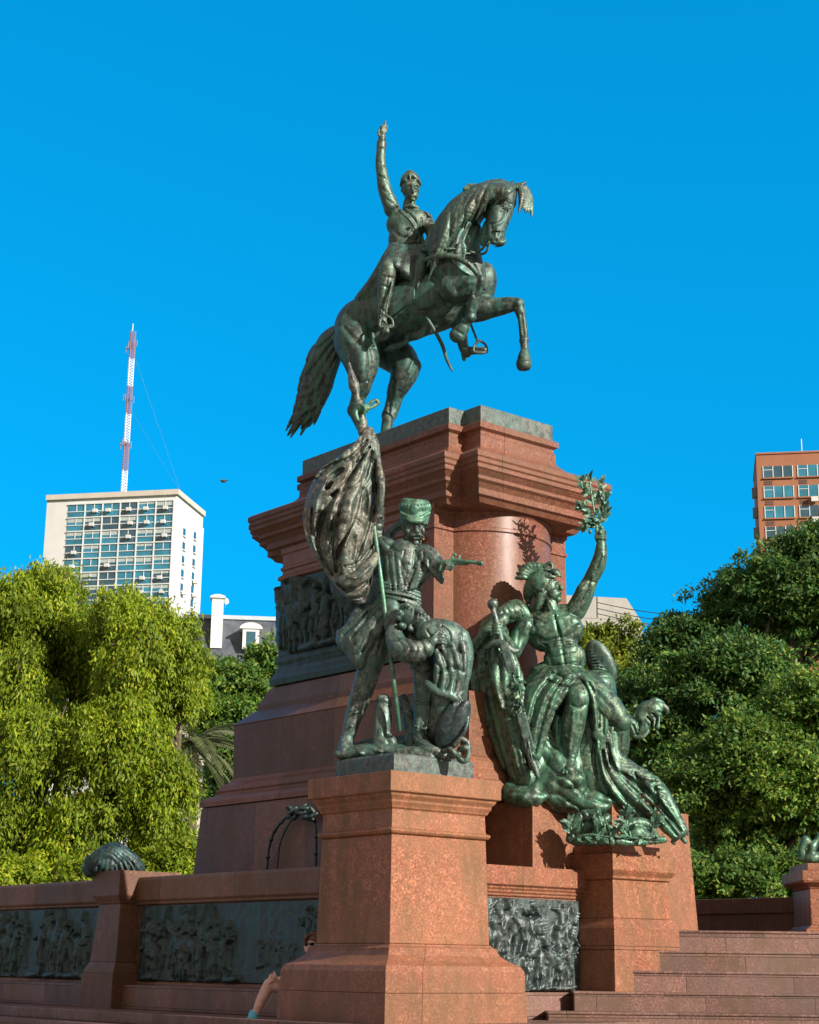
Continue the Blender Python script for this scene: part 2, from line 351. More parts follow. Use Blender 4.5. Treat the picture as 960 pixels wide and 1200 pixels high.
    def brush(s, strokes, dmax=0, w=2., a=-2., gain=1., wide=1.):
        """modelling strokes on the viewer-side surface: (points, width px, height px); negative carves"""
        S2 = [(st if isinstance(st, tuple) else (st, w, a)) for st in strokes]
        def fx(X, Y, Z, px, py, dp, m):
            out = np.zeros_like(px); fr = np.clip((dmax-dp)/6+.5, 0, 1)
            for pts, ww, am in S2:
                ww = ww*wide; am = am*gain
                q = catmull(pts, 4) if len(pts) > 2 else [np.array(p, float) for p in pts]
                if len(q) == 1: q = [q[0], q[0]+.01]
                lo_ = np.min(q, 0)-3*ww; hi_ = np.max(q, 0)+3*ww; J = np.nonzero((px > lo_[0]) & (px < hi_[0]) & (py > lo_[1]) & (py < hi_[1]) & (fr > 0))[0]
                if not len(J): continue
                x, y = px[J], py[J]; best = np.full(len(J), 1e9)
                for i in range(len(q)-1):
                    e = q[i+1]-q[i]; h = np.clip(((x-q[i][0])*e[0]+(y-q[i][1])*e[1])/max(e@e, 1e-9), 0, 1)
                    tp = 1 if len(q) < 4 else (.45+.55*math.sin(math.pi*(i+.5)/(len(q)-1))); best = np.minimum(best, np.hypot(x-q[i][0]-h*e[0], y-q[i][1]-h*e[1])/(ww*tp))
                out[J] -= am*m[J]*np.exp(-best**2)*fr[J]
            return out
        s.fx.append(('n', fx)); return s
    def clip(s, poly, keep=True):
        poly = np.array(poly, float)
        def fx(D, G):
            X, Y, Z = G; d = [X-EYE[0], Y-EYE[1], Z-EYE[2]]
            z = d[0]*fw[0]+d[1]*fw[1]+d[2]*fw[2]
            px = 480+FOC*(d[0]*RT[0]+d[1]*RT[1]+d[2]*RT[2])/z; py = 600-FOC*(d[0]*UP[0]+d[1]*UP[1]+d[2]*UP[2])/z
            best = np.full(D.shape, 1e9, np.float32); ins = np.zeros(D.shape, bool); N = len(poly)
            for i in range(N):
                ax_, ay = poly[i]; bx, by = poly[(i+1) % N]; ex, ey = bx-ax_, by-ay
                h = np.clip(((px-ax_)*ex+(py-ay)*ey)/(ex*ex+ey*ey), 0, 1)
                best = np.minimum(best, np.hypot(px-ax_-h*ex, py-ay-h*ey))
                cnd = ((ay > py) != (by > py)) & (px < ex*(py-ay)/(ey if abs(ey) > 1e-6 else 1e-6)+ax_); ins ^= cnd
            sdp = np.where(ins, -best, best)*.0155
            return np.maximum(D, sdp if keep else -sdp).astype(np.float32)
        s.fx.append(('clip', fx)); return s
    def build(s, name, mat, parent=None):
        D, lo = s.field(); V, F = surfnet(D); V = lo+V*s.res
        return meshobj(name, V, F, mat, parent, smooth=True)
def surfnet(D):
    n = D.shape; I = D < 0
    c = [I[i:n[0]-1+i, j:n[1]-1+j, k:n[2]-1+k] for i in (0, 1) for j in (0, 1) for k in (0, 1)]
    s = sum(x.astype(np.int8) for x in c); act = (s > 0) & (s < 8)
    idx = np.full(act.shape, -1, np.int64); A = np.argwhere(act); idx[act] = np.arange(len(A))
    corners = [(i, j, k) for i in (0, 1) for j in (0, 1) for k in (0, 1)]
    val = np.stack([D[A[:, 0]+i, A[:, 1]+j, A[:, 2]+k] for i, j, k in corners], 1)
    acc = np.zeros((len(A), 3)); cnt = np.zeros(len(A))
    for a in range(8):
        for b in range(a+1, 8):
            ca, cb = np.array(corners[a]), np.array(corners[b])
            if np.abs(ca-cb).sum() != 1: continue
            va, vb = val[:, a], val[:, b]; m = (va < 0) != (vb < 0); t = np.where(m, va/np.where(m, va-vb, 1), 0)
            acc += np.where(m[:, None], ca+(cb-ca)*t[:, None], 0); cnt += m
    V = A+acc/np.maximum(cnt, 1)[:, None]; F = []
    for ax in range(3):
        sl0 = [slice(1, n[i]-1) for i in range(3)]; sl1 = list(sl0); sl0[ax] = slice(0, n[ax]-1); sl1[ax] = slice(1, n[ax])
        a, b = I[tuple(sl0)], I[tuple(sl1)]; E = np.argwhere(a != b); inv = a[a != b]
        base = E.copy(); o1, o2 = [(1, 2), (2, 0), (0, 1)][ax]
        for q in range(3):
            if q != ax: base[:, q] += 1
        def g(d1, d2):
            B = base.copy(); B[:, o1] -= d1; B[:, o2] -= d2; return idx[B[:, 0], B[:, 1], B[:, 2]]
        Q = np.stack([g(1, 1), g(0, 1), g(0, 0), g(1, 0)], 1); Q[~inv] = Q[~inv][:, ::-1]; F.append(Q)
    F = np.concatenate(F); F = F[(F >= 0).all(1)]
    return V, F

#@@STRUCTURE
# ------------------------------------------------------------------ ground
def struct(name, m, mat, bevel=0, frame=None):
    o = m.build(name, mat, bevel=bevel, frame=frame); o['kind'] = 'structure'; return o
gm_ = M('lawn', .9); gm_.col(gm_.ramp(gm_.noise(.6, 6, .7), [(.35, (.03, .06, .015)), (.7, (.07, .11, .03))])); gm_.bump(gm_.noise(20, 4), .5, .05)
m = MB(); m.add([(-1500, -400, -.02), (1500, -400, -.02), (1500, 3000, -.02), (-1500, 3000, -.02)], [(0, 1, 2, 3)]); struct('ground', m, gm_.m)
pv = M('plaza_stone', .8); pv.col(pv.ramp(pv.noise(1.5, 6, .7), [(.3, (.20, .17, .14)), (.7, (.33, .29, .25))])); pv.bump(pv.noise(30, 3), .3, .01)
m = MB(); m.box(MF, -30, 26, -30, 26, -.018, 0.0); struct('plaza', m, pv.m, frame=MF)
# stepped platform under the monument
m = MB(); m.box(MF, -1.6, 20, -1.6, 34, .002, .35); m.box(MF, -1.15, 20, -1.15, 34, .352, .7); m.box(MF, -.75, 20, -.75, 34, .702, .88)
struct('platform', m, GR_STEP, .015, MF)
m = MB(); m.box(MF, .2, 20, .6, 34, .882, 1.28); struct('terrace', m, GR_STEP, .015, MF)
# frontal flight of steps on the right
SF = Frame((0, 0, 0), math.pi/2)   # a = world x, b = world y
m = MB(); ys = [(25.9, .72), (26.3, 1.016), (26.8, 1.309), (27.2, 1.629), (27.6, 1.947), (28.0, 2.276)]
for i, (y, z) in enumerate(ys): 
    m.box(SF, [2.0, 2.2, 2.65, 3.35, 3.85, 4.3][i], 16, y, y+(.5 if i < 5 else 9), z-.42, z-.045)
for i, (y, z) in enumerate(ys): m.box(SF, [2.0, 2.2, 2.65, 3.35, 3.85, 4.3][i]-.012, 16, y-.018, y+(.5 if i < 5 else 9), z-.043, z)
struct('steps', m, GR_STEP, .014, SF)
# ------------------------------------------------------------------ main pedestal
CA, CB = 4.475, 4.725
def cross(ha, hb, pa, pb): # rectangle with a projection at both ends
    return [(CA-ha, CB-hb), (CA-pa, CB-hb), (CA-pa, CB-pb), (CA+pa, CB-pb), (CA+pa, CB-hb), (CA+ha, CB-hb),
            (CA+ha, CB+hb), (CA+pa, CB+hb), (CA+pa, CB+pb), (CA-pa, CB+pb), (CA-pa, CB+hb), (CA-ha, CB+hb)]
T = empty('pedestal', MF.w(CA, CB, 1), 'tall red granite main pedestal with heavy cornice, carrying the horse and rider', 'pedestal')
ortho('top_slab', cross(1.24, 2.21, .90, 2.675), [(-.05, 10.90), (0, 10.985), (0, 11.30)], BZ_SLAB, T, .02)
ortho('cornice', cross(1.24, 2.21, .90, 2.675), [(.34, 9.36), (.40, 9.44), (.46, 9.47), (.46, 9.58), (.52, 9.66), (.58, 9.70), (.58, 9.76), (.66, 9.84), (.69, 9.86), (.69, 9.93), (.72, 9.955), (.72, 10.02), (.745, 10.05), (.745, 10.13), (.70, 10.17), (.42, 10.23), (.30, 10.28), (.17, 10.40), (.06, 10.50), (.03, 10.56), (.03, 10.72), (.0, 10.76), (.0, 10.82), (.07, 10.86), (.07, 10.96), (.04, 10.983)], GR_CORN, T, .006)
def bowplan(ha, hb, w, s, e=0):
    pl = [(CA-ha, CB-hb)]; Rr = (w*w+s*s)/(2*s); t0 = math.asin(w/Rr); N = 24
    for i in range(N+1):
        t = -t0+2*t0*i/N; pl.append((CA+Rr*math.sin(t), CB-hb-(Rr*math.cos(t)-(Rr-s))))
    pl.append((CA+ha, CB-hb)); pl.append((CA+ha, CB+hb))
    for i in range(N+1):
        t = t0-2*t0*i/N; pl.append((CA+Rr*math.sin(t), CB+hb+(Rr*math.cos(t)-(Rr-s))))
    pl.append((CA-ha, CB+hb)); return pl
def smooth_shade(o, ang=35):
    o.data.polygons.foreach_set('use_smooth', np.ones(len(o.data.polygons), bool))
    o.data.set_sharp_from_angle(angle=math.radians(ang))
d = ortho('dado', bowplan(1.60, 2.25, 1.16, .66), [(.04, 5.95), (0.02, 6.95), (0, 8.98), (.03, 9.0), (.03, 9.05), (0, 9.07), (0, 9.30), (.03, 9.33), (.03, 9.47)], GR_DADO, T, 0); smooth_shade(d)
E0 = lambda e: rect(CA-1.62-e, CA+1.62+e, CB-2.25-e, CB+2.25+e)
R0 = E0(0)
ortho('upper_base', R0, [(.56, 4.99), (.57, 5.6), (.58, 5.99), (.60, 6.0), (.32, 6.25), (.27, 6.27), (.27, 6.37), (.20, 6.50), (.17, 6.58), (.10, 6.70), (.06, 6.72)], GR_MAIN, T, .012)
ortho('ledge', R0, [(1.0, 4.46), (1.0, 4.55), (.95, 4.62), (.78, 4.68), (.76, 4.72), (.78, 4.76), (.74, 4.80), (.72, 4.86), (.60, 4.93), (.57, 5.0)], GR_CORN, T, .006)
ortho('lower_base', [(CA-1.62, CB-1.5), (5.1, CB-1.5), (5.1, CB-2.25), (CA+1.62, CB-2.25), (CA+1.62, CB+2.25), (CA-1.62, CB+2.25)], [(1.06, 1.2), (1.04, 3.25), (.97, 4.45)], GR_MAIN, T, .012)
# front tiers that carry the warrior
ortho('upper_tier', rect(3.02, 6.2, 1.72, 2.3), [(.16, 4.5), (.16, 4.72), (.10, 4.80), (.10, 4.9), (.04, 4.98), (0, 5.05), (0, 6.08)], GR_LOW, T, .012)
ortho('lower_tier', [(3.76, 1.0), (7.42, .86), (7.42, 2.6), (3.76, 2.6)], [(.12, 1.2), (.08, 2.2), (.0, 4.0), (0, 4.285)], GR_LOW, T, .015)
# ------------------------------------------------------------------ front pedestal
T = empty('pedestal', MF.w(.9, .8, .9), 'square red granite pedestal in the foreground under the soldier group', 'pedestal')
FP = rect(0, 1.82, 0, 1.66)
ortho('base_block', FP, [(.43, .7), (.42, 1.29)], GR_LOW, T, .012)
ortho('base_moulding', FP, [(.405, 1.294), (.40, 1.58), (.385, 1.61), (.36, 1.66), (.25, 1.72), (.15, 1.80), (.12, 1.86), (.12, 1.90), (.06, 1.93), (.05, 1.955)], GR_LOW, T, .006)
ortho('shaft', FP, [(.035, 1.957), (.0, 3.44), (.0, 3.47)], GR_FRONT, T, .012)
ortho('cap', FP, [(-.02, 3.472), (.03, 3.49), (.05, 3.52), (.05, 3.55), (.0, 3.57), (-.01, 3.83), (.02, 3.85), (.03, 3.88), (.06, 3.93), (.06, 3.96), (.11, 4.02), (.11, 4.045), (.165, 4.07), (.165, 4.355)], GR_FRONT, T, .010)
# ------------------------------------------------------------------ right small pedestal
T = empty('pedestal', MF.w(5.3, .7, 1.3), 'short red granite pedestal beside the stairs, under the bronze wreath', 'pedestal')
RP = rect(4.66, 6.0, .10, 1.4)
ortho('base_block', RP, [(.09, 1.27), (.09, 1.94)], GR_LOW, T, .012)
ortho('base_moulding', RP, [(.10, 1.945), (.10, 2.28), (.08, 2.32), (.04, 2.38), (.01, 2.43)], GR_LOW, T, .006)
ortho('shaft', RP, [(0, 2.432), (-.02, 3.03)], GR_FRONT, T, .012)
ortho('cap', RP, [(-.02, 3.032), (.02, 3.05), (.02, 3.09), (.06, 3.14), (.09, 3.18), (.09, 3.44)], GR_FRONT, T, .010)
ortho('top_block', RP, [(0.03, 3.442), (.03, 3.58)], GR_FRONT, T, .010)
ortho('upper_block', rect(4.80, 5.6, .22, .9), [(0, 3.582), (0, 4.24)], GR_FRONT, T, .010)
# far right pedestal of the stairs
fr = Frame(P(951, 1084, 28.8)*np.array([1, 1, 0]), math.pi/2)
T = empty('pedestal', fr.w(.6, .6, 2.3), 'red granite stair pedestal cut off by the right edge', 'pedestal')
rp2 = rect(0, 1.25, 0, 1.25)
ortho('base', rp2, [(.12, 2.26), (.12, 2.33), (.04, 2.37), (.02, 2.40)], GR_LOW, T, .008, fr)
ortho('shaft', rp2, [(0.0, 2.402), (0, 3.0)], GR_LOW, T, .012, fr)
ortho('cap', rp2, [(0, 3.002), (.02, 3.04), (.05, 3.07), (.13, 3.10), (.15, 3.14), (.15, 3.30)], GR_LOW, T, .012, fr)
ortho('top_block', rp2, [(.03, 3.302), (.03, 3.43)], GR_LOW, T, .012, fr)
# low wall behind the stairs
wl = MF.loc(P(938, 1051, 30.5))
T = empty('low_wall', MF.w(wl[0]+.3, 2, 1), 'low dark red granite wall behind the top of the stairs', 'wall')
ortho('wall_body', rect(wl[0], wl[0]+.6, -2.5, 6.5), [(.06, 1.2), (.06, 2.34), (0, 2.36), (0, 2.66)], GR_PAR, T, .01)
ortho('coping', rect(wl[0], wl[0]+.6, -2.5, 6.5), [(.03, 2.662), (.03, wl[2])], GR_PAR, T, .012)

# ------------------------------------------------------------------ relief panels
def fig_field(W, H, figs, res=.016):
    nx, nz = int(W/res)+1, int(H/res)+1; X, Z = np.meshgrid(np.linspace(0, W, nx), np.linspace(0, H, nz), indexing='ij'); F = np.zeros_like(X)
    def cap(x0, z0, x1, z1, r0, r1, h):
        d = np.array([x1-x0, z1-z0]); L = max(d@d, 1e-9); t = np.clip(((X-x0)*d[0]+(Z-z0)*d[1])/L, 0, 1)
        q = np.hypot(X-x0-t*d[0], Z-z0-t*d[1])/(r0+(r1-r0)*t); v = h*np.sqrt(np.clip(1-q*q, 0, 1)); np.maximum(F, v+np.where(v > 0, F*.25, 0), out=F)
    for kind, x, z, s, h, sd_ in figs:
        g = random.Random(sd_)
        if kind == 'man':
            ln = g.uniform(-.18, .18)*s
            hp = (x, z+.48*s); ch = (x+ln*.6, z+.72*s); hd = (x+ln+g.uniform(-.03, .03)*s, z+.92*s)
            for q in (-1, 1):
                kx = x+q*g.uniform(.03, .14)*s; cap(hp[0]+q*.05*s, hp[1], kx, z+.26*s, .075*s, .05*s, h*.8); cap(kx, z+.26*s, kx+g.uniform(-.12, .08)*s, z, .05*s, .035*s, h*.7)
                sx = ch[0]+q*.12*s; ex, ez = sx+q*g.uniform(.02, .15)*s, ch[1]+g.uniform(-.2, .15)*s; hx, hz = ex+g.uniform(-.15, .18)*s, ez+g.uniform(-.12, .2)*s
                cap(sx, ch[1]+.04*s, ex, ez, .045*s, .04*s, h*.95); cap(ex, ez, hx, hz, .04*s, .028*s, h*1.05)
            cap(hp[0], hp[1], ch[0], ch[1], .10*s, .135*s, h); cap(hd[0], hd[1], hd[0], hd[1]+.02*s, .062*s, .055*s, h*1.1)
            if g.random() < .5: cap(hd[0], hd[1]+.06*s, hd[0], hd[1]+.1*s, .06*s, .05*s, h)
            if g.random() < .45:
                a = g.uniform(-.5, .5); cap(hx-math.sin(a)*.3*s, hz-.3*s, hx+math.sin(a)*.5*s, hz+.5*s, .014*s, .01*s, h*.7)
            if g.random() < .4: cap(x-.05*s, z+.2*s, x+.04*s, z+.5*s, .16*s, .10*s, h*.7)
        elif kind == 'horse':
            q = g.choice((-1, 1)); cap(x-.3*s*q, z+.55*s, x+.25*s*q, z+.66*s, .17*s, .18*s, h); cap(x+.3*s*q, z+.7*s, x+.5*s*q, z+1.0*s, .13*s, .08*s, h); cap(x+.5*s*q, z+1.0*s, x+.66*s*q, z+.86*s, .075*s, .045*s, h*1.1)
            for lx in (-.38, -.22, .2, .34):
                b = g.uniform(-.1, .12)*s; cap(x+lx*s*q, z+.48*s, x+lx*s*q+b, z+.25*s, .07*s, .04*s, h*.8); cap(x+lx*s*q+b, z+.25*s, x+lx*s*q+b*.2, z, .04*s, .035*s, h*.75)
            cap(x-.42*s*q, z+.6*s, x-.56*s*q, z+.2*s, .06*s, .03*s, h*.6); cap(x, z+.75*s, x+.02*s, z+1.1*s, .1*s, .12*s, h); cap(x+.02*s, z+1.24*s, x+.03*s, z+1.26*s, .065*s, .06*s, h*1.1); cap(x+.05*s, z+1.05*s, x+.25*s*q, z+1.3*s, .04*s, .03*s, h)
        elif kind == 'lump': cap(x-.2*s, z, x+.25*s, z+.05*s, .12*s, .09*s, h*.8)
    n = random.Random(3)
    F += .004*np.sin(X*13+np.sin(Z*9)*2)*np.sin(Z*11+np.sin(X*7)*2)
    return X, Z, F
def relief(name, f, axis, c0, c1, plane, z0, z1, out, figs, mat, parent, tilt=0):
    W, H = abs(c1-c0), z1-z0; X, Z, F = fig_field(W, H, figs); nx, nz = X.shape
    F = F.copy(); F[0, :] = F[-1, :] = 0; F[:, 0] = F[:, -1] = 0
    V = []
    cc = c0+np.sign(c1-c0)*X.ravel(); pp = plane+out*(F.ravel()+.025+tilt*(1-Z.ravel()/H)); zz = z0+Z.ravel()
    A, B = (cc, pp) if axis == 'a' else (pp, cc)
    V = f.o[None]+A[:, None]*f.u[None]+B[:, None]*f.v[None]+zz[:, None]*np.array([[0, 0, 1.]])
    i, j = np.meshgrid(np.arange(nx-1), np.arange(nz-1), indexing='ij'); i, j = i.ravel(), j.ravel()
    q = np.stack([i*nz+j, (i+1)*nz+j, (i+1)*nz+j+1, i*nz+j+1], 1)
    # rim going back into the wall
    rim = [k*nz for k in range(nx)]+[(nx-1)*nz+k for k in range(1, nz)]+[k*nz+nz-1 for k in range(nx-2, -1, -1)]+[k for k in range(nz-2, 0, -1)]
    nrm = (f.u if axis == 'b' else f.v)*(-out)*.06
    base = len(V); V = np.concatenate([V, V[rim]+nrm]); R_ = len(rim)
    q2 = np.array([[rim[k], base+k, base+(k+1) % R_, rim[(k+1) % R_]] for k in range(R_)])
    return meshobj(name, V, np.concatenate([q, q2]), mat, parent, smooth=True)
def crowd(W, z, s, h, seed, dens=2.6, horses=1, x0=0, rows=2):
    g = random.Random(seed); o = []
    for rw in range(rows):
        n = int(W*dens/s/ (1.6))
        for i in range(n): o.append(('man', x0+W*(i+g.uniform(.1, .9))/n, z+(rows-1-rw)*s*.22+g.uniform(-.05, .05)*s, s*g.uniform(.85, 1.08), h*(.6+.45*rw), g.randint(0, 9999)))
        if rw == 0:
            for i in range(horses): o.append(('horse', x0+W*(i+.5)/horses+g.uniform(-.2, .2), z+.1*s, s*.95, h*.9, g.randint(0, 9999)))
    for i in range(int(W*2)): o.append(('lump', x0+g.uniform(0, W), z+.01, s*g.uniform(.5, .9), h, i))
    return o
PT = [o for o in bpy.data.objects if o.name == 'pedestal'][0]
T = PT
relief('relief_panel', MF, 'b', CB+2.27, CB-1.9, CA-1.60, 7.30, 8.78, -1, crowd(4.17, .03, 1.22, .17, 5, 3.2, 3), BZ_DARK, T)
ortho('relief_base', rect(CA-1.62, CA-1.2, CB-2.0, CB+2.27), [(.10, 6.74), (.12, 6.86), (.05, 6.98), (.04, 7.05), (.0, 7.12), (.03, 7.2), (.03, 7.3)], BZ_DARK, T, .01)
ortho('relief_moulding', rect(CA-1.62, CA-1.2, CB-1.98, CB+2.26), [(.0, 8.782), (.05, 8.80), (.05, 8.86), (.01, 8.9)], GR_CORN, T, .006)
# relief figures round the far end of the same frieze
relief('relief_panel', MF, 'a', CA-1.60, CA-1.22, CB+2.27, 7.30, 8.78, 1, [('man', .1, .05, 1.25, .16, 4), ('man', .26, .2, 1.1, .12, 8)], BZ_DARK, T)

# ------------------------------------------------------------------ parapets
A0 = .5
T = empty('parapet', MF.w(.8, 8, 1), 'long shaded granite parapet with two dark bronze battle reliefs left of the foreground pedestal', 'parapet')
ortho('plinth', rect(A0, A0+.6, 1.55, 17), [(.10, .87), (.10, 1.32), (.06, 1.345)], GR_PAR, T, .01)
ortho('wall_body', rect(A0, A0+.6, 1.55, 17), [(-.02, 1.346), (-.02, 2.64)], GR_PAR, T, .01)
ortho('coping', rect(A0, A0+.6, 1.55, 17), [(.02, 2.642), (.035, 2.66), (.035, 2.69), (.06, 2.71), (.075, 2.73), (.075, 3.07), (.05, 3.12)], GR_PAR, T, .01)
relief('relief_panel', MF, 'b', 7.55, 1.6, A0-.0, 1.36, 2.62, -1, crowd(2.9, .02, .88, .11, 11, 3.4, 1, .15)+crowd(1.2, .25, .4, .05, 12, 3, 0, 3.6, 1)+[('man', 5.05, .55, .62, .09, 3), ('man', 5.2, .5, .6, .09, 5), ('man', 5.3, .6, .55, .08, 6)], BZ_DARK, T)
relief('relief_panel', MF, 'b', 16.8, 8.75, A0-.0, 1.36, 2.62, -1, crowd(7.6, .02, .98, .11, 21, 1.9, 3, .2), BZ_DARK, T)
T = empty('pilaster', MF.w(.6, 8, 1), 'battered granite pilaster breaking the left parapet, topped by dark bronze', 'pilaster')
PL = rect(.13, 1.25, 7.72, 8.52)
ortho('base', PL, [(.16, .87), (.15, 1.47)], GR_PAR, T, .012)
ortho('base_moulding', PL, [(.13, 1.472), (.12, 1.52), (.10, 1.58), (.07, 1.62), (.05, 1.66)], GR_PAR, T, .006)
ortho('shaft', PL, [(.05, 1.662), (-.03, 2.66)], GR_PAR, T, .012)
ortho('cap', PL, [(-.02, 2.662), (.0, 2.70), (.03, 2.74), (.06, 2.78), (.075, 2.80), (.075, 3.235)], GR_PAR, T, .01)
T = empty('parapet', MF.w(3.5, .8, 1), 'sunlit granite parapet with a grey bronze battle relief right of the foreground pedestal', 'parapet')
ortho('plinth', rect(1.5, 4.72, .74, 1.3), [(.06, .9), (.06, 1.285)], GR_LOW, T, .01)
ortho('wall_body', rect(1.6, 4.66, .84, 1.3), [(0, 1.29), (0, 2.72)], GR_PAR, T, .01)
ortho('coping', rect(1.6, 4.70, .84, 1.3), [(0, 2.722), (.03, 2.74), (.03, 2.77), (.06, 2.79), (.06, 2.82), (.09, 2.85), (.09, 2.87), (.14, 2.90), (.14, 3.19)], GR_LOW, T, .008)
relief('relief_panel', MF, 'a', 1.84, 4.56, .80, 1.30, 2.70, -1, crowd(1.5, .5, .80, .15, 33, 3.6, 2, .1)+crowd(1.1, .03, .72, .15, 34, 4.6, 1, 1.5)+crowd(2.4, .02, .5, .09, 35, 2.2, 0, .1)+[('horse', .55, .35, .8, .14, 2), ('man', 2.3, .75, .6, .07, 5), ('man', 2.45, .7, .55, .07, 15), ('man', 1.2, .5, .8, .12, 25)], BZ_LITREL, T)
# ------------------------------------------------------------------ equestrian statue
def smooth_obj(o): o.data.polygons.foreach_set('use_smooth', np.ones(len(o.data.polygons), bool)); return o
YH = 30.4
T = empty('equestrian_statue', P(440, 525, 30.4), 'bronze rider with raised arm on a rearing horse on top of the tall pedestal', 'statue')
TORSO = [((421, 384, 28), (421, 384, 28), 29, 29), ((428, 378, 26), (470, 368, 8), 30, 34), ((470, 368, 8), (515, 352, -16), 34, 35), ((515, 350, -16), (545, 328, -34), 33, 25)]
h = Sculpt(YH, .017, 7)
for a, b, r1, r2 in TORSO: h.c(a, b, r1, r2, 10)
h.e((417, 392, 22), (22, 27, 22), 20); h.e((430, 385, 48), (20, 26, 18), 10)                         # haunches
h.e((540, 330, -46), (26, 25, 17), 35, 8); h.e((566, 334, -30), (16, 27, 17), -10, 7)                # shoulders, breast
h.s([(532, 318, -34), (529, 290, -36), (537, 262, -42), (556, 239, -50), (580, 227, -56), (594, 229, -60)], [30, 27, 23, 19, 15, 12], 6)
h.s([(552, 322, -44), (549, 296, -46), (556, 270, -52)], [17, 14, 9], 5)
# head
h.s([(590, 230, -60), (586, 248, -64), (582, 266, -70), (580, 280, -75)], [15, 14.6, 11.8, 10], 4)
h.e((577, 245, -58), (12, 17, 10), 12, 4); h.e((597, 235, -62), (8.5, 11, 8), 15, 3)
h.e((582, 282, -76), (11.5, 8, 8), 0, 2); h.s([(574, 262, -64), (569, 274, -69), (568, 285, -71)], [6.5, 5.4, 4.6], 3)
h.c((596, 240, -70), (588, 262, -78), 3.5, 2.4, 3)                                                       # nasal bone
h.e((593, 238, -73), (3.4, 2.4, 2), -15, 1); h.e((592.5, 238, -74.6), (1.7, 1.3, 1.1), 0, .4); h.s([(587, 236, -71), (593, 233.5, -74), (598, 236, -72)], [1.3, 1.6, 1], 1)
h.e((581, 282, -83.5), (2.1, 1.6, 2.2), 40, .8, sub=True); h.c((570, 283, -77), (576, 288, -80), .8, .6, .6, sub=True)
h.e((585, 256, -72), (3, 7, 3), 15, 2); h.e((577, 250, -68), (6, 8, 4), 10, 2)
h.s([(601, 222, -60), (608, 218, -63), (617, 213.5, -64)], [4.6, 3.8, .9], 2); h.s([(596, 222, -55), (599, 216, -54), (601, 212, -53)], [3, 2.6, .8], 2)
# near foreleg, folded
h.s([(528, 340, -58), (545, 337, -70), (561, 330, -80)], [15, 11, 8.2], 6); h.e((561, 331, -81), (8, 8.5, 8), 0, 2)
h.s([(561, 334, -80), (556, 352, -74), (552, 367, -68)], [6.6, 5.4, 5.6], 3); h.e((551.5, 372, -67), (7, 6.5, 6.5), 0, 2)
h.s([(551, 373, -66), (546, 380, -62), (542, 385, -60)], [5.5, 5, 6], 2); h.s([(543, 384, -60), (536, 393, -56)], [7.5, 9.5], 1.5)
# far foreleg, striking out
h.s([(556, 362, -28), (580, 360, -36), (603, 356, -46)], [16, 10.5, 7.6], 6); h.e((607, 357, -48), (8, 8, 7), 0, 2)
h.s([(608, 360, -48), (612, 375, -47), (614, 396, -46)], [6.3, 4.6, 4.9], 3); h.e((614, 399, -46), (5.8, 6, 5.8), 0, 2)
h.s([(614, 400, -46), (615.5, 414, -48)], [4.6, 4.6], 2); h.s([(615, 414, -48), (614, 427, -50)], [6.2, 9.2], 1.2)
h.e((614, 437, -51), (11, 4.5, 11), 8, .5, sub=True)
# hind legs
h.s([(418, 400, 14), (424, 424, 4), (424, 446, 4), (421, 462, 12)], [27, 20, 12, 8.5], 6); h.s([(421, 462, 12), (417, 482, 22)], [8.5, 8.5], 3)
h.e((415, 481, 24), (8, 9, 8), 0, 2); h.s([(417, 484, 22), (425, 503, 14), (432, 520, 10)], [7.5, 6, 6.5], 3); h.s([(432, 522, 8), (437, 531, 4)], [8, 9], 1.5)
h.s([(452, 405, 50), (474, 428, 36), (471, 445, 34), (463, 462, 40)], [25, 17, 13, 9.5], 6); h.e((486, 428, 30), (8, 9, 8), 30, 4)
h.s([(465, 458, 40), (459, 480, 46), (455, 488, 44)], [9.5, 8.5, 8], 3); h.s([(456, 487, 44), (452, 506, 32), (452, 520, 22)], [7, 6, 7], 3); h.s([(452, 520, 22), (456, 531, 16)], [8, 9.5], 1.5)
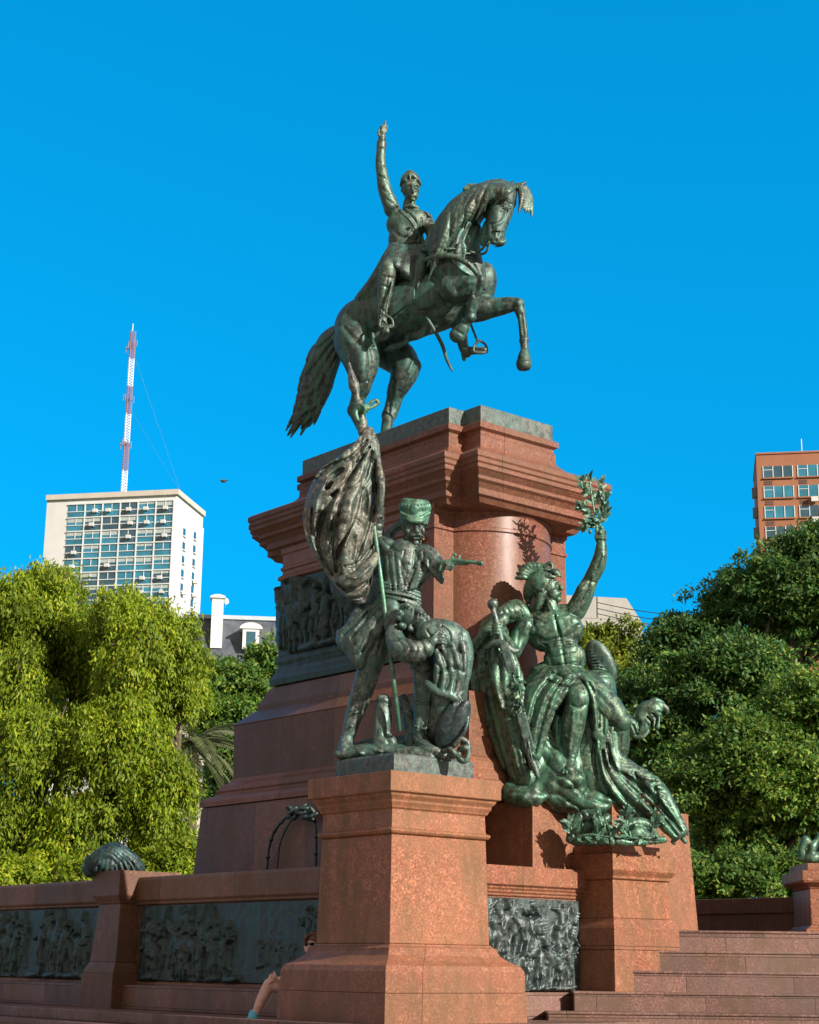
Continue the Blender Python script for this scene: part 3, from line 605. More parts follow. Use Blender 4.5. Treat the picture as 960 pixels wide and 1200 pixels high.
# muscles and veins
for p, r, a in (((506, 352, -44), (18, 9, 5), 30), ((452, 392, -4), (16, 8, 5), 20), ((530, 352, -50), (13, 7, 6), 40), ((497, 388, -22), (22, 6, 4), 30), ((470, 402, 0), (22, 5, 4), 25), ((412, 375, 2), (14, 8, 5), 60), ((430, 412, -8), (8, 16, 5), 0), ((472, 440, 24), (4, 14, 4), -15), ((540, 300, -64), (6, 20, 4), -10)):
    h.e(p, r, a, 4)
h.brush([([(500, 300), (508, 326), (526, 352)], 3, -3.2), ([(528, 352), (515, 362), (500, 364)], 4, -3), ([(452, 402), (466, 390), (478, 370)], 3, -3), ([(440, 398), (452, 392), (470, 398), (492, 404)], 3.5, -2.6),
    ([(556, 312), (560, 330), (556, 346)], 2.5, -3), ([(538, 318), (548, 332)], 4, 2.5), ([(512, 338), (528, 346)], 6, 3), ([(516, 318), (522, 330)], 7, 2.5), ([(404, 384), (418, 400), (438, 408)], 3, -2.6), ([(414, 392)], 11, 3), ([(430, 400), (434, 426), (430, 446)], 2.5, -2.6),
    ([(408, 404), (414, 430), (416, 455)], 2.5, -2.2), ([(424, 420), (425, 440)], 5, 2.5), ([(419, 448), (415, 470)], 1.8, -2.2), ([(422, 452), (421, 470)], 1.8, 1.8), ([(478, 440), (472, 456), (462, 478)], 2.2, -3), ([(484, 424), (478, 440), (470, 456)], 2.5, 2.8), ([(462, 446), (458, 466), (456, 484)], 2, -2.4),
    ([(468, 372), (478, 390)], 2.5, -1.6), ([(482, 368), (492, 388)], 2.5, -1.6), ([(496, 364), (506, 382)], 2.5, -1.6), ([(510, 362), (518, 376)], 2.5, -1.4), ([(505, 375), (480, 398), (462, 404)], 2, 1.6),
    ([(522, 300), (530, 276), (548, 256), (562, 246)], 2.6, -3), ([(540, 304), (544, 280), (556, 262)], 3, -3), ([(532, 296), (538, 272)], 4, 2.6), ([(550, 300), (553, 282)], 3, 2),
    ([(576, 262), (584, 262), (591, 256), (595, 246)], 1.6, -2.2), ([(583, 246)], 6, 2), ([(594, 244), (588, 262), (583, 276)], 1.4, -1.6), ([(596, 234), (600, 240)], 1.5, -1.5), ([(587, 241), (591, 236.5), (597, 239), (598, 244)], 1.3, -3), ([(592, 242)], 1.9, 2.6), ([(588, 246), (594, 247)], 1.2, -2), ([(589, 280)], 1.9, -4), ([(568, 284), (576, 287), (583, 288)], 1.1, -3), ([(581, 250)], 7, 2.5), ([(590, 256), (586, 270)], 1.8, 1.8), ([(576, 264), (578, 276)], 1.6, -2.2),
    ([(560, 340), (554, 362)], 1.6, -1.8), ([(563, 326)], 3.5, 1.8), ([(552, 372)], 3, 1.5), ([(575, 356), (596, 352)], 2, -1.8), ([(585, 365), (602, 362)], 2, 1.4), ([(611, 368), (614, 392)], 1.2, -1.8), ([(607, 354)], 3.4, 1.8), ([(608, 420), (620, 421)], 1.1, -1.6), ([(533, 386), (542, 392)], 1.2, -1.6), ([(536, 340), (552, 334)], 2, -2), ([(530, 350), (548, 345)], 2.2, 1.6)], dmax=60, gain=.8, wide=1.3)
h.ripple(.008, 12, 3, (1, 1, .8)); h.build('horse_body', BZ_HORSE, T)
# mane, forelock, tail
mn = Sculpt(YH, .012, 1.2)
rg = random.Random(5)
for i in range(34):
    t = i/33; x0 = 532+72*t; y0 = 244-32*math.sin(min(1, t*1.15+.12)*1.6)+max(0, t-.75)*26
    L = (92-74*t**.8)*rg.uniform(.8, 1.1); dx = -(30-14*t)*rg.uniform(.7, 1.2); d0 = -50-22*t
    mn.s([(x0, y0, d0+6), (x0-4+dx*.2, y0+L*.28, d0-14), (x0+dx*.6+rg.uniform(-3, 3), y0+L*.62, d0-15+rg.uniform(-3, 2)), (x0+dx+rg.uniform(-4, 4), y0+L, d0-8+rg.uniform(-2, 3))], [2.8, 4.0, 3.0, .8])
for i in range(14):
    t = i/13; mn.s([(556+45*t, 226-6*math.sin(t*3), -52-6*t), (552+46*t, 219+2*t, -56-6*t), (545+44*t, 222+5*t, -60-5*t)], [3.5, 4, 3])
for i in range(9):
    mn.s([(601, 219, -60), (608+i*.9, 219+i*.3, -64+i*.4), (611+i*1.35, 231+i*.6, -68+i), (608+i*1.9, 250+rg.uniform(-8, 8)+i*.6, -70+i)], [3.2, 4.2, 3.6, .8])
for i in range(10):
    t = i/9; mn.s([(530-16*t, 258+12*t, -52), (520-10*t, 284+8*t, -54), (508-6*t+rg.uniform(-3, 3), 306+rg.uniform(-6, 14), -52)], [3.5, 3.5, .9])
mn.ripple(.004, 30, 2); mn.build('mane', BZ_RIDER, T)
tl = Sculpt(YH, .018, 2.2)
tl.s([(402, 392, 40), (389, 402, 50), (379, 426, 58), (369, 455, 66)], [12, 15, 16, 12], 6)
for i in range(26):
    t = rg.random(); q = rg.uniform(-1, 1); L = rg.uniform(.75, 1.05)
    sp = lambda x, w: x+(t-.5)*w
    tl.s([(sp(398, 8), 394+t*8, 44+q*6), (sp(382, 22), 410+t*14, 52+q*10), (sp(371, 29), 444+t*8, 60+q*12), (sp(362+4*(1-L), 28), 444+36*L+rg.uniform(-3, 3), 68+q*10), (sp(350+10*(1-L), 34)+rg.uniform(-4, 2), 440+74*L-t*12, 74+q*8)], [5, 6.5, 5.5, 4, .8])
tl.fan(430, 330, 42, .035, 8, .12, .03); tl.build('tail', BZ_HORSE, T)
# saddle cloth: the body's own surface, a little larger, cut to the cloth's outline
sc_ = Sculpt(YH, .018, 10)
for a, b, r1, r2 in TORSO: sc_.c(a, b, r1+3.2, r2+3.2, 10)
sc_.e((417, 392, 22), (25, 30, 25), 20); sc_.e((430, 385, 48), (23, 29, 21), 10)
sc_.clip([(488, 296), (487, 318), (486, 350), (478, 358), (458, 371), (438, 383), (424, 396), (410, 407), (399, 400), (394, 385), (404, 364), (417, 350), (436, 330), (460, 306)])
sc_.ripple(.006, 14, 5, (1, 1, .5)); sc_.build('saddle_cloth', BZ_HORSE, T)
sd0 = Sculpt(YH, .016, 5); sd0.e((478, 318, -8), (25, 16, 24), 25); sd0.s([(498, 296, -26), (494, 312, -36), (487, 336, -38)], [6, 8, 5]); sd0.e((496, 300, -20), (7, 9, 12), 20); sd0.build('saddle', BZ_HORSE, T)
# bridle and reins
br = Sculpt(YH, .012, .6)
br.s([(584, 229, -70), (580, 245, -75), (575, 262, -74), (572, 277, -77)], [1.2, 1.2], n=4); br.s([(572, 277, -77), (577, 271, -82), (583, 270, -86), (590, 271, -80)], 1.1, n=4)
br.s([(576, 248, -74), (586, 243, -76), (599, 244, -73)], 1.0, n=4); br.e((572, 278, -78), (3, 3, 2))
br.s([(571, 279, -78), (566, 291, -70), (557, 296, -62), (546, 297, -64), (534, 292, -66), (520, 292, -66), (505, 294, -52)], 1.6, n=4)
br.s([(573, 284, -80), (570, 295, -72), (562, 298, -64), (552, 295, -70)], 1.5, n=4)
br.build('bridle', BZ_RIDER, T)
bp = Sculpt(YH, .016, 1.5)
bp.s([(498, 305, -44), (515, 300, -64), (532, 301, -70), (548, 309, -74), (560, 322, -66), (568, 338, -54)], [3, 3.6, 3.4, 3, 2.6], n=5); bp.build('breast_collar', BZ_RIDER, T)
# rider
r = Sculpt(YH, .0118, 4)
r.e((477, 298, 3), (20, 14, 15)); r.e((476, 281, 2), (21, 22, 14.5)); r.e((475, 291, 3), (21, 12, 15)); r.e((478, 262, 0), (25.5, 19, 15.5), 8, 5)
r.e((459, 246, -4), (9, 9, 9)); r.e((499, 258, 4), (8, 10, 9)); r.c((478, 248, 0), (481, 232, -2), 8, 6.5, 4)
r.s([(459, 243, -6), (451, 222, -10), (448, 204, -14)], [9.2, 7.6, 6.2], 3); r.s([(448, 205, -14), (446, 190, -14), (447, 172, -16)], [6.4, 5.6, 4.8], 3)
r.c((447, 173, -16), (447.3, 168, -16), 5.8, 5.8, 1)                                                   # cuff
r.s([(447.5, 167, -16), (448, 160, -17)], [3.6, 4.4], 1.5); r.e((448, 158, -17), (4.2, 5, 2.8), 0, 1.2)
for pts, ra in (([(446.5, 156, -17), (446.3, 151, -19), (447.3, 147.5, -21)], 1.35), ([(448, 155, -17.5), (448.4, 149, -19), (449.8, 144.5, -20)], 1.35), ([(449.8, 155, -17), (451, 149, -17.5), (452, 142, -18)], 1.35), ([(451, 156.5, -16), (453, 152, -16), (453.6, 147.5, -17)], 1.3), ([(445.2, 160, -18.5), (443.6, 156, -21), (444.4, 152.5, -22)], 1.5)):
    r.s(pts, [ra*1.1, ra*.85], .6, 3)
# head
r.e((481.5, 221.5, -3), (10.4, 13.2, 11.4), 0, 3); r.e((483, 229, -7), (7.6, 6.6, 6.6), 0, 2); r.s([(483.4, 219, -13.5), (484.2, 224.5, -16)], [1.4, 2.3], 1.2)
r.s([(476, 217.2, -12.4), (480, 215.8, -14), (483.4, 217.4, -14.4)], 1.4, .8, 3); r.s([(484.8, 217.4, -14.2), (488, 216.2, -13), (490.8, 217.8, -10)], 1.3, .8, 3)
r.e((479.4, 219.4, -14), (2.2, 1.2, 1.4), 0, .7, sub=True); r.e((487.4, 219.6, -13), (2.1, 1.2, 1.4), 0, .7, sub=True)
r.e((479.4, 219.6, -12.6), (1.7, 1.1, 1.3), 0, .3); r.e((487.2, 219.8, -11.8), (1.6, 1.1, 1.3), 0, .3)
r.c((480.8, 229.2, -13), (486.4, 229.4, -12.6), .7, .7, .8); r.e((483.8, 233.8, -11.4), (3.2, 2.3, 2.4), 0, 1)
r.e((471.3, 222.5, 0), (1.8, 3.6, 2.6), 0, .8); r.s([(473, 214, -4), (472, 222, -6), (474, 228, -7)], [2, 1.6, .9], 1)
r.s([(470, 243, -8), (480, 250, -16), (489, 262, -18), (496, 280, -16), (498, 292, -12)], 1.2, .7)      # sash
r.s([(474, 244, -8), (482, 241, -13), (489, 244, -9)], 2.6, 1.5)
for q in range(5): r.e((484-q*.4, 256+q*7, -18-q*.2), 1.1, 0, .3)
r.e((462, 243, -10), (6.5, 2.6, 6), 30, 1); r.e((501, 252, -4), (5.5, 2.4, 6), -45, 1)
# far arm to the reins, coat skirt, thighs
r.s([(500, 260, 4), (507, 276, -8), (500, 290, -30)], [8, 7, 5], 3); r.e((497, 292, -34), (5, 4.4, 4.4), 0, 1.2)
for i in range(4): r.s([(495+i*2.4, 289, -36), (494+i*2.4, 292.5, -39), (496+i*2.3, 295.5, -37)], 1.15, .5, 3)
r.s([(494, 289.5, -36), (497, 287, -39)], 1.3, .5, 3)
r.s([(478, 302, -4), (464, 308, -22), (455, 316, -32)], [14, 12, 10], 4)
r.s([(455, 316, -33), (452, 336, -30), (449.5, 356, -26), (448, 372, -24)], [10, 9.2, 7.2, 5.2], 3)
r.e((455, 313, -36), (8.5, 9, 6), 0, 2); r.s([(448, 372, -24), (449, 383, -27), (453, 388, -38)], [5.2, 5.2, 3.8], 2); r.c((446, 386, -20), (448, 391, -22), 2.4, 2.2, 1)
r.s([(490, 304, 20), (520, 330, 26), (532, 365, 16), (541, 396, 4)], [12, 12, 9, 7], 3)                     # far leg
r.s([(541, 396, 4), (544, 409, 2), (548, 415, -2)], [6.5, 5.5, 4.2], 2); r.s([(545, 411, 0), (556, 411, -8), (568, 410, -16)], [5.2, 4.4, 3.2], 2); r.c((543, 414, 2), (544, 421, 2), 3, 2.4, 1)
r.brush([([(470, 243), (484, 256), (495, 276)], 1.6, -2.6), ([(468, 246), (482, 259), (493, 279)], 1.2, 1.8), ([(460, 268), (468, 276), (480, 280)], 2, -1.4), ([(462, 284), (474, 287), (492, 285)], 1.5, -2.2), ([(494, 256), (493, 272), (488, 284)], 1.8, -1.8),
    ([(454, 234), (462, 240), (468, 248)], 1.8, -1.4), ([(443, 206), (449, 208), (454, 213)], 1.8, -1.3), ([(446, 220), (455, 226)], 1.8, -1), ([(444, 190), (450, 193)], 1.6, -.8),
    ([(450, 324), (460, 326)], 1.4, -1.6), ([(447, 334), (457, 338)], 1.3, -1.2), ([(455, 322), (450, 350), (447, 370)], 1.3, -1.5), ([(446, 362), (452, 366)], 1, -1.3), ([(468, 266)], 6, 1.6), ([(489, 268)], 5, 1.4)], dmax=2, gain=.7, wide=1.15)
r.build('rider', BZ_RIDER, T)
ct = Sculpt(YH, .016, 2)
ct.drape([(462, 288, -14), (452, 302, -18), (436, 326, -8), (417, 350, 6)], [(472, 292, -18), (466, 312, -26), (458, 330, -18), (440, 356, -4)], 7, 4.2, 2, 2.5, 4)
ct.drape([(463, 290, -14), (460, 300, -26), (458, 306, -36)], [(496, 290, -16), (494, 306, -26), (487, 330, -30)], 7, 4, 3, 2.5, 9)
ct.s([(461, 289, -6), (470, 292, -14), (484, 292, -17), (496, 288, -12)], 3.2, 1)
ct.build('coat_skirt', BZ_HORSE, T)
hat = Sculpt(YH, .0105, 1.0)
hat.s([(469.5, 217, -1), (473, 210.5, -9), (480.5, 204.5, -12), (488, 209.5, -10), (493, 216, -2)], [1.3, 2.6, 3.0, 2.4, 1.3], 1.2, 6)
hat.s([(469.5, 218, 3), (473.5, 208.5, 8), (480.8, 202.8, 9), (488.4, 208.5, 7), (493, 217, 3)], [1.3, 3, 3.4, 2.8, 1.3], 2, 6); hat.e((481.3, 212, 0), (9, 5.4, 8), 0, 2); hat.c((476, 212, -11), (486, 212, -11), 2.2, 2, 2)
hat.c((480.6, 204, -12), (480.2, 198.6, -12), .9, .5); hat.c((480.6, 206, -14), (480.8, 211, -13.6), 1.3, 1.0); hat.build('bicorne_hat', BZ_RIDER, T)
sw = Sculpt(YH, .012, .7); sw.s([(500, 372, -46), (512, 392, -40), (519, 406, -34), (524, 422, -28), (530, 434.5, -24)], [2.2, 2.2, 2.3, 2, 1.2]); sw.build('sabre', BZ_HORSE, T)
for nm, pts, ctr in (('stirrup', [(460, 330, -40), (455, 352, -38), (452, 368, -36)], (453, 378, -36)), ('stirrup', [(548, 370, -8), (555, 388, -12), (560, 401, -16)], (563, 408, -16))):
    s_ = Sculpt(YH, .011, .5); s_.s(pts, 1.4, .5); x, y, d = ctr
    s_.s([(x-1, y-9, d), (x-7, y-3, d), (x-7.5, y+4, d), (x, y+6, d-1), (x+7.5, y+4, d), (x+6, y-4, d), (x-1, y-9, d)], 1.5, .4, 4); s_.c((x-7, y+5, d), (x+7.5, y+4, d), 2, 2); s_.build(nm, BZ_SOLD, T)

# ------------------------------------------------------------------ soldier group
YS = 25.15
T = empty('soldier_statue', P(470, 890, 25.1), 'bronze soldier with pistol and furled flag holding a fallen comrade, on the foreground pedestal', 'statue')
ortho('bronze_plinth', FP, [(-.13, 4.357), (-.13, 4.62), (-.16, 4.66), (-.5, 4.70)], BZ_SLAB, T, .012)
s = Sculpt(YS, .0115, 4)
# boots and legs
s.s([(448, 722, 4), (438, 752, 4), (433, 780, 8)], [21, 20, 15], 6); s.s([(433, 784, 8), (424, 812, 14), (414, 842, 18), (407, 866, 20)], [13.5, 12.5, 9.5, 7.2], 3)
s.s([(407, 866, 20), (404, 876, 12), (403, 881, 2)], [8, 7.5, 6], 2)
s.s([(472, 724, 0), (488, 752, -12), (497, 782, -18)], [21, 19, 13.5], 6); s.e((497, 785, -22), (12.5, 13, 10), 0, 3)
s.s([(497, 790, -18), (498, 812, -14), (495, 840, -12), (492, 864, -14)], [12.5, 12.6, 9.6, 8], 3); s.s([(492, 866, -14), (500, 876, -24), (514, 881.5, -30)], [8.5, 7.8, 4.6], 2); s.e((491, 876, -12), (8, 6, 8), 0, 1)
for yy in (800, 822, 851): s.s([(486, yy, -20), (497, yy+3, -27), (507, yy-1, -20)], 1.4, 2.4, 3)
for yy in (800, 816, 832, 848): s.s([(416-(yy-800)*.15, yy, 8), (424-(yy-800)*.25, yy+3, 2), (435-(yy-800)*.4, yy, 8)], 1.5, 1.6, 3)
s.s([(505, 797, -24), (503, 830, -22), (499, 864, -22)], 1.2, .6)
# torso
s.s([(460, 716, 0), (466, 698, -2), (474, 672, -4), (476, 652, -4)], [24, 21, 24, 22], 6); s.e((484, 668, -14), (22, 19, 12), -15, 5); s.e((476, 662, -4), (29, 24, 17), -8, 5); s.e((462, 668, -10), (14, 20, 12), 5, 5)
s.e((455, 642, -2), (13, 11, 12)); s.e((500, 650, -8), (12, 11, 12)); s.c((480, 648, -6), (483, 634, -8), 10, 8, 3)
s.s([(453, 640, 0), (444, 634, 6), (441, 624, 2)], [11.5, 9.5, 8.5], 3); s.s([(441, 624, 2), (443, 612, -4), (444.5, 604, -8)], [8.5, 7, 6], 2)   # raised arm
s.s([(452, 634, 6), (463, 620, 12), (475, 612, 10)], [7, 5, 4], 3)
s.s([(500, 652, -10), (508, 660, -22), (514, 663, -32)], [11.5, 10, 8], 3); s.s([(512, 663, -30), (520, 663, -42)], [6, 5], 2)
# jacket: lapels, folds, buttons, sash
rg = random.Random(12)
for i in range(9):
    t = i/8; s.s([(458+t*8, 648+t*3, -16-2*t), (462+t*10, 668, -22-2*t), (468+t*10, 686+t*3, -23)], [2.2, 2.6, 2], 1.8)
for i in range(6):
    t = i/5; s.s([(502-t*10, 652+t*2, -22), (500-t*10, 668, -26), (488-t*8, 688+t*2, -25)], [2.6, 2.8, 2], 1.8)
for i in range(6): s.s([(444, 700-i*3.6, -14), (458, 702-i*3.4, -25), (474, 705-i*3.8, -26), (492, 712-i*4.4, -17)], 2.2, 1)
for i in range(5): s.e((480-i*1.2, 660+i*8, -28), 1.5, 0, .4); s.e((471-i*.8, 660+i*8, -27), 1.5, 0, .4)
s.s([(472, 640, -12), (468, 650, -20), (478, 664, -27)], [4, 4.6, 2], 1.5); s.s([(491, 640, -14), (500, 650, -22), (486, 664, -28)], [4, 4.6, 2], 1.5)
s.drape([(500, 640, -16), (512, 648, -24), (518, 660, -30)], [(486, 644, -20), (500, 662, -30), (518, 684, -26)], 6, 2.6, 3, 1.4, 3)
# head, face
s.e((484.5, 616, -10), (13, 16, 14), 4, 3); s.e((485, 628, -14), (9.5, 9.5, 9), 4, 2)
s.s([(487.5, 615, -23), (488.6, 620, -26.5), (489, 623, -27.5)], [1.6, 2, 2.8], 1.2); s.s([(478, 613, -22.5), (483, 611.4, -24.6), (486, 613.4, -24.4)], 1.5, .9, 3); s.s([(490, 613, -24.2), (494, 611.6, -22.8), (497.6, 614, -18)], 1.4, .9, 3)
s.e((481.6, 616, -23.8), (3.2, 2, 2.2), 0, .8, sub=True); s.e((493, 616.2, -22.4), (3, 2, 2.2), 0, .8, sub=True); s.e((481.8, 616.3, -22), (2.1, 1.3, 1.6), 0, .3); s.e((492.6, 616.5, -20.8), (2, 1.3, 1.6), 0, .3)
s.s([(488, 625.6, -26), (483, 627.6, -25), (477.5, 631, -20)], [2.2, 2, .9], .8, 3); s.s([(489.5, 625.6, -26), (494, 627.6, -23.5), (498, 630.5, -18)], [2.2, 1.8, .8], .8, 3)
s.c((485, 630.8, -24.5), (491, 630.8, -23.8), 1.2, 1.1, .6); s.e((487.5, 636, -21), (4, 3, 3), 0, 1); s.e((478, 622, -19), (3, 4, 2.4), 0, 1.5); s.e((495.5, 622, -17), (2.6, 4, 2.4), 0, 1.5)
s.e((471.6, 618, -8), (2.2, 4.2, 3.2), 0, .8); s.s([(473, 610, -12), (472.6, 620, -14), (475, 627, -14)], [2, 1.8, 1], 1)
# hands
s.e((444.5, 601, -12), (6, 6, 4.6), 10, 1.2)
for i in range(4): s.s([(449.5-.5*i, 596+i*3.1, -13), (445+.3*i, 595.6+i*3.2, -18), (440.6+.4*i, 597.4+i*3.1, -15)], 1.75, .5, 3)
s.s([(447, 600, -16), (443.5, 592.8, -17.4)], [2, 1.7], .8, 3)
s.e((522, 662, -44), (6, 4.6, 4.2), -10, 1.2)
for i in range(4): s.s([(521+i*2.4, 659.5, -48), (524.5+i*2.1, 662.5, -51), (522+i*2.2, 666.5, -49)], 1.5, .4, 3)
s.s([(521, 659, -44), (526.5, 656, -46)], [1.8, 1.4], .6, 3)
# sleeve wrinkles of the arm round the fallen man, its hand
s.s([(458, 690, -10), (462, 744, -34), (470, 762, -42)], [9, 11, 12], 5); s.s([(468, 760, -42), (484, 764, -52), (498, 760, -54)], [13.5, 13.5, 11], 4)
s.s([(500, 757, -54), (508, 751, -58)], [6.5, 5.6], 2); s.e((511, 749, -58), (6, 5, 3.6), 25, 1)
for i in range(4): s.s([(513, 744.5+i*3, -60), (518.5, 743+i*3.2, -61.5), (523, 745+i*3.2, -58)], 1.55, .5, 3)
s.s([(509, 745, -60), (513.5, 740, -60)], [1.9, 1.5], .7, 3)
rq = random.Random(31)
s.brush([([(486, 645), (484, 668), (478, 692)], 1.6, -2.4), ([(474, 646), (470, 664), (474, 686)], 1.8, -2.2), ([(496, 648), (496, 668), (490, 688)], 1.8, -2.4), ([(462, 646), (464, 668), (466, 690)], 1.8, -2.2), ([(455, 652), (458, 676), (460, 692)], 1.6, -2), ([(503, 656), (502, 674), (496, 690)], 1.8, -2.2), ([(468, 655), (476, 672)], 1.4, -1.6),
    ([(442, 694), (462, 698), (480, 702), (492, 708)], 1.1, -2.2), ([(442, 699), (462, 703), (480, 708), (492, 714)], 1.1, -2.2), ([(443, 689), (462, 692), (482, 696)], 1.1, -2), ([(448, 632), (456, 640), (466, 646)], 1.6, -2), ([(436, 620), (446, 622)], 1.4, -1.8), ([(437, 612), (447, 614)], 1.2, -1.4), ([(440, 630), (450, 626)], 1.4, -1.6),
    ([(448, 716), (440, 740), (436, 764)], 2, -2.2), ([(458, 722), (448, 748), (442, 768)], 2, -2.2), ([(430, 778), (442, 784)], 1.6, -2), ([(485, 742), (500, 770)], 2.2, -2.2), ([(486, 782), (497, 790), (508, 784)], 1.6, -2.2), ([(488, 796), (498, 800), (508, 795)], 1.3, -1.6), ([(496, 808), (494, 840), (490, 858)], 1.6, -1.6), ([(505, 808), (502, 838), (499, 856)], 1.4, 1.6), ([(484, 860), (492, 866), (500, 862)], 1.5, -1.8), ([(490, 872), (502, 876)], 1.4, -1.5), ([(422, 800), (428, 806), (436, 806)], 1.6, -1.6), ([(414, 828), (422, 832), (428, 832)], 1.5, -1.5), ([(404, 856), (410, 860), (416, 858)], 1.4, -1.5), ([(426, 800), (412, 840), (404, 862)], 1.6, -1.5)]
    +[([(468+i*8+rq.uniform(-2, 2), 750), (473+i*8, 760), (466+i*9, 773)], 1.4, -2.2) for i in range(4)], dmax=10, gain=.6, wide=1.2); s.build('soldier', BZ_SOLD, T)
# coat skirt of the soldier
k_ = Sculpt(YS, .017, 2.6)
k_.drape([(442, 702, -6), (420, 724, 4), (404, 738, 8), (398, 748, 10)], [(470, 712, -18), (452, 732, -18), (436, 752, -14), (424, 782, -6)], 9, 4.6, 4, 3, 6)
k_.drape([(446, 706, 14), (430, 730, 20), (412, 756, 16)], [(424, 714, 0), (412, 734, 4), (404, 752, 8)], 5, 5, 1, 3, 7)
k_.s([(398, 742, 8), (404, 755, 4), (418, 760, -2)], [4.5, 4.5, 3], 2); k_.drape([(470, 712, -18), (474, 728, -22)], [(492, 714, -12), (500, 738, -20)], 5, 4.5, 2, 3, 2)
k_.brush([([(446, 706), (428, 728), (412, 748)], 2, -4), ([(456, 712), (438, 738), (424, 764)], 2.2, -4.5), ([(464, 716), (450, 742), (434, 776)], 2, -4.5), ([(436, 712), (418, 730), (402, 744)], 1.8, -3.5), ([(452, 716), (434, 744), (420, 764)], 2.4, 2.6)], dmax=40); k_.fan(462, 668, 12, .015, 5, .2); k_.build('coat_skirt', BZ_SOLD, T)
# shako
q = Sculpt(YS, .013, 1.4)
q.s([(485.5, 611, -9), (486.5, 598, -8)], [15.5, 18], 3); q.e((487, 594, -8), (19, 8, 18), -6, 3); q.e((487, 588, -8), (17, 5, 16), -6, 2); q.b((486, 574.5, -8), (28, 10, 28), -6, 1, sub=True, rd=.5); q.s([(470, 601, -20), (480, 606, -27), (492, 607, -26), (503, 601, -18)], 2.0, .8)
for i in range(11):
    a = math.radians(200+i*14); q.e((487+17*math.cos(a), 593.5-math.sin(a)*1.5-0*i, -9+17*math.sin(a)), (2.3, 4.4, 2.3), 0, .8)
q.s([(472, 607, -20), (481, 610, -27.5), (493, 610.5, -26), (500.5, 606.5, -17)], [2.1, 3, 3, 1.8], 1); q.e((485.5, 597, -27), (5, 5.5, 1.6), 0, .8); q.s([(474, 612, -17), (478, 640, -17), (484, 644, -20), (492, 640, -17), (497, 612, -15)], .8, .4)
q.e((486, 617, -10), (14.5, 8, 12), 0, 1, sub=True); q.build('shako_hat', BZ_GREEN, T)
# pistol
g = Sculpt(YS, .010, .7)
g.c((530, 656.5, -49), (563, 660, -66), 2.5, 2.3); g.c((561, 659.8, -65), (564, 660.1, -67), 3, 3, .4); g.c((526, 659.5, -47), (548, 661, -57), 2.4, 1.6); g.s([(528, 658, -48), (520, 660, -45), (516, 668, -44)], [3, 3, 2.6], 1)
g.s([(530, 654, -49), (531.4, 649.5, -49), (534, 650.5, -50)], 1.5, .5); g.s([(538, 655.5, -53), (538.6, 651.8, -53)], 1.5, .5); g.s([(524, 664, -46), (528, 668.5, -48), (533, 663.5, -50)], 1, .3)
g.c((563.4, 660, -66.8), (566, 660.2, -68), 1.3, 1.3, .2, sub=True); g.build('pistol', BZ_GREEN, T)
# fallen comrade
f = Sculpt(YS, .012, 4)
f.e((481, 722, -38), (13.5, 15, 13), 55, 3); f.e((492, 725, -42), (9.5, 8.4, 9), 30, 2)
f.s([(486, 712.5, -46), (490, 716.5, -52), (493.5, 718.4, -53)], [1.6, 2, 2.4], 1); f.s([(482.5, 718, -50), (484, 713, -50.5)], 1.4, .9, 3); f.s([(489, 724.6, -52), (490.6, 719, -53)], 1.3, .8, 3)
f.e((485.5, 719.5, -51.5), (2.4, 1.7, 1.8), 60, .7, sub=True); f.e((493, 724.4, -52), (2, 1.5, 1.6), 60, .6, sub=True); f.e((497.5, 720.5, -50), (2.8, 2, 2), 60, .8); f.c((494.8, 722.4, -52), (497.4, 717.6, -51), .8, .8, .4, sub=True); f.e((501, 724, -46), (3, 3.4, 3), 0, 1)
for i in range(26):
    a = rg.uniform(90, 285); rr = rg.uniform(.82, 1.02); f.e((479+12.5*rr*math.cos(math.radians(a)), 723-14.5*rr*math.sin(math.radians(a)), -40-rg.uniform(0, 11)), (3.4, 3.8, 3.2), rg.uniform(0, 90), .8)
f.s([(494, 733, -38), (508, 738, -38)], [9, 11], 4); f.s([(505, 744, -38), (522, 748, -34), (532, 764, -30), (536, 784, -26)], [18, 20, 16, 12], 7)
f.e((531, 741, -36), (14, 12, 13), -30, 4); f.e((514, 738, -46), (14, 10, 8), -10, 4); f.s([(541, 746, -34), (547, 766, -30), (546, 790, -32)], [9.5, 8, 6], 3); f.s([(546, 790, -32), (541, 806, -38), (537, 815, -42)], [6.5, 5, 4], 3)
f.e((536, 817, -43), (4.5, 5, 3.4), 0, 1)
for i in range(4): f.s([(533+i*2.2, 820, -44), (532+i*2.3, 826, -46), (531.5+i*2.2, 830, -44)], [1.5, 1.1], .5, 3)
f.s([(539, 817, -44), (542, 822, -45)], [1.6, 1.2], .6, 3)
f.s([(532, 780, -26), (524, 806, -26), (520, 832, -24)], [17, 17, 14], 6); f.s([(520, 828, -24), (512, 850, -14), (505, 866, 0)], [14, 12, 9], 5); f.s([(535, 800, -12), (530, 836, -8), (520, 868, -6)], [14, 14, 10], 5)
f.brush([([(500, 738), (508, 752), (512, 768)], 1.8, -2), ([(518, 734), (526, 742), (528, 756)], 2, -2.2), ([(540, 744), (541, 764)], 1.8, -2), ([(530, 790), (527, 812)], 2, -2), ([(518, 800), (514, 826)], 2, -2)], dmax=0); f.build('fallen_comrade', BZ_SOLD, T)
f = Sculpt(YS, .016, 2)
f.drape([(506, 758, -52), (512, 776, -50), (514, 792, -44), (512, 806, -42)], [(548, 752, -44), (550, 780, -42), (546, 806, -38), (538, 824, -38)], 9, 3.6, 5, 1.6, 8, 3)
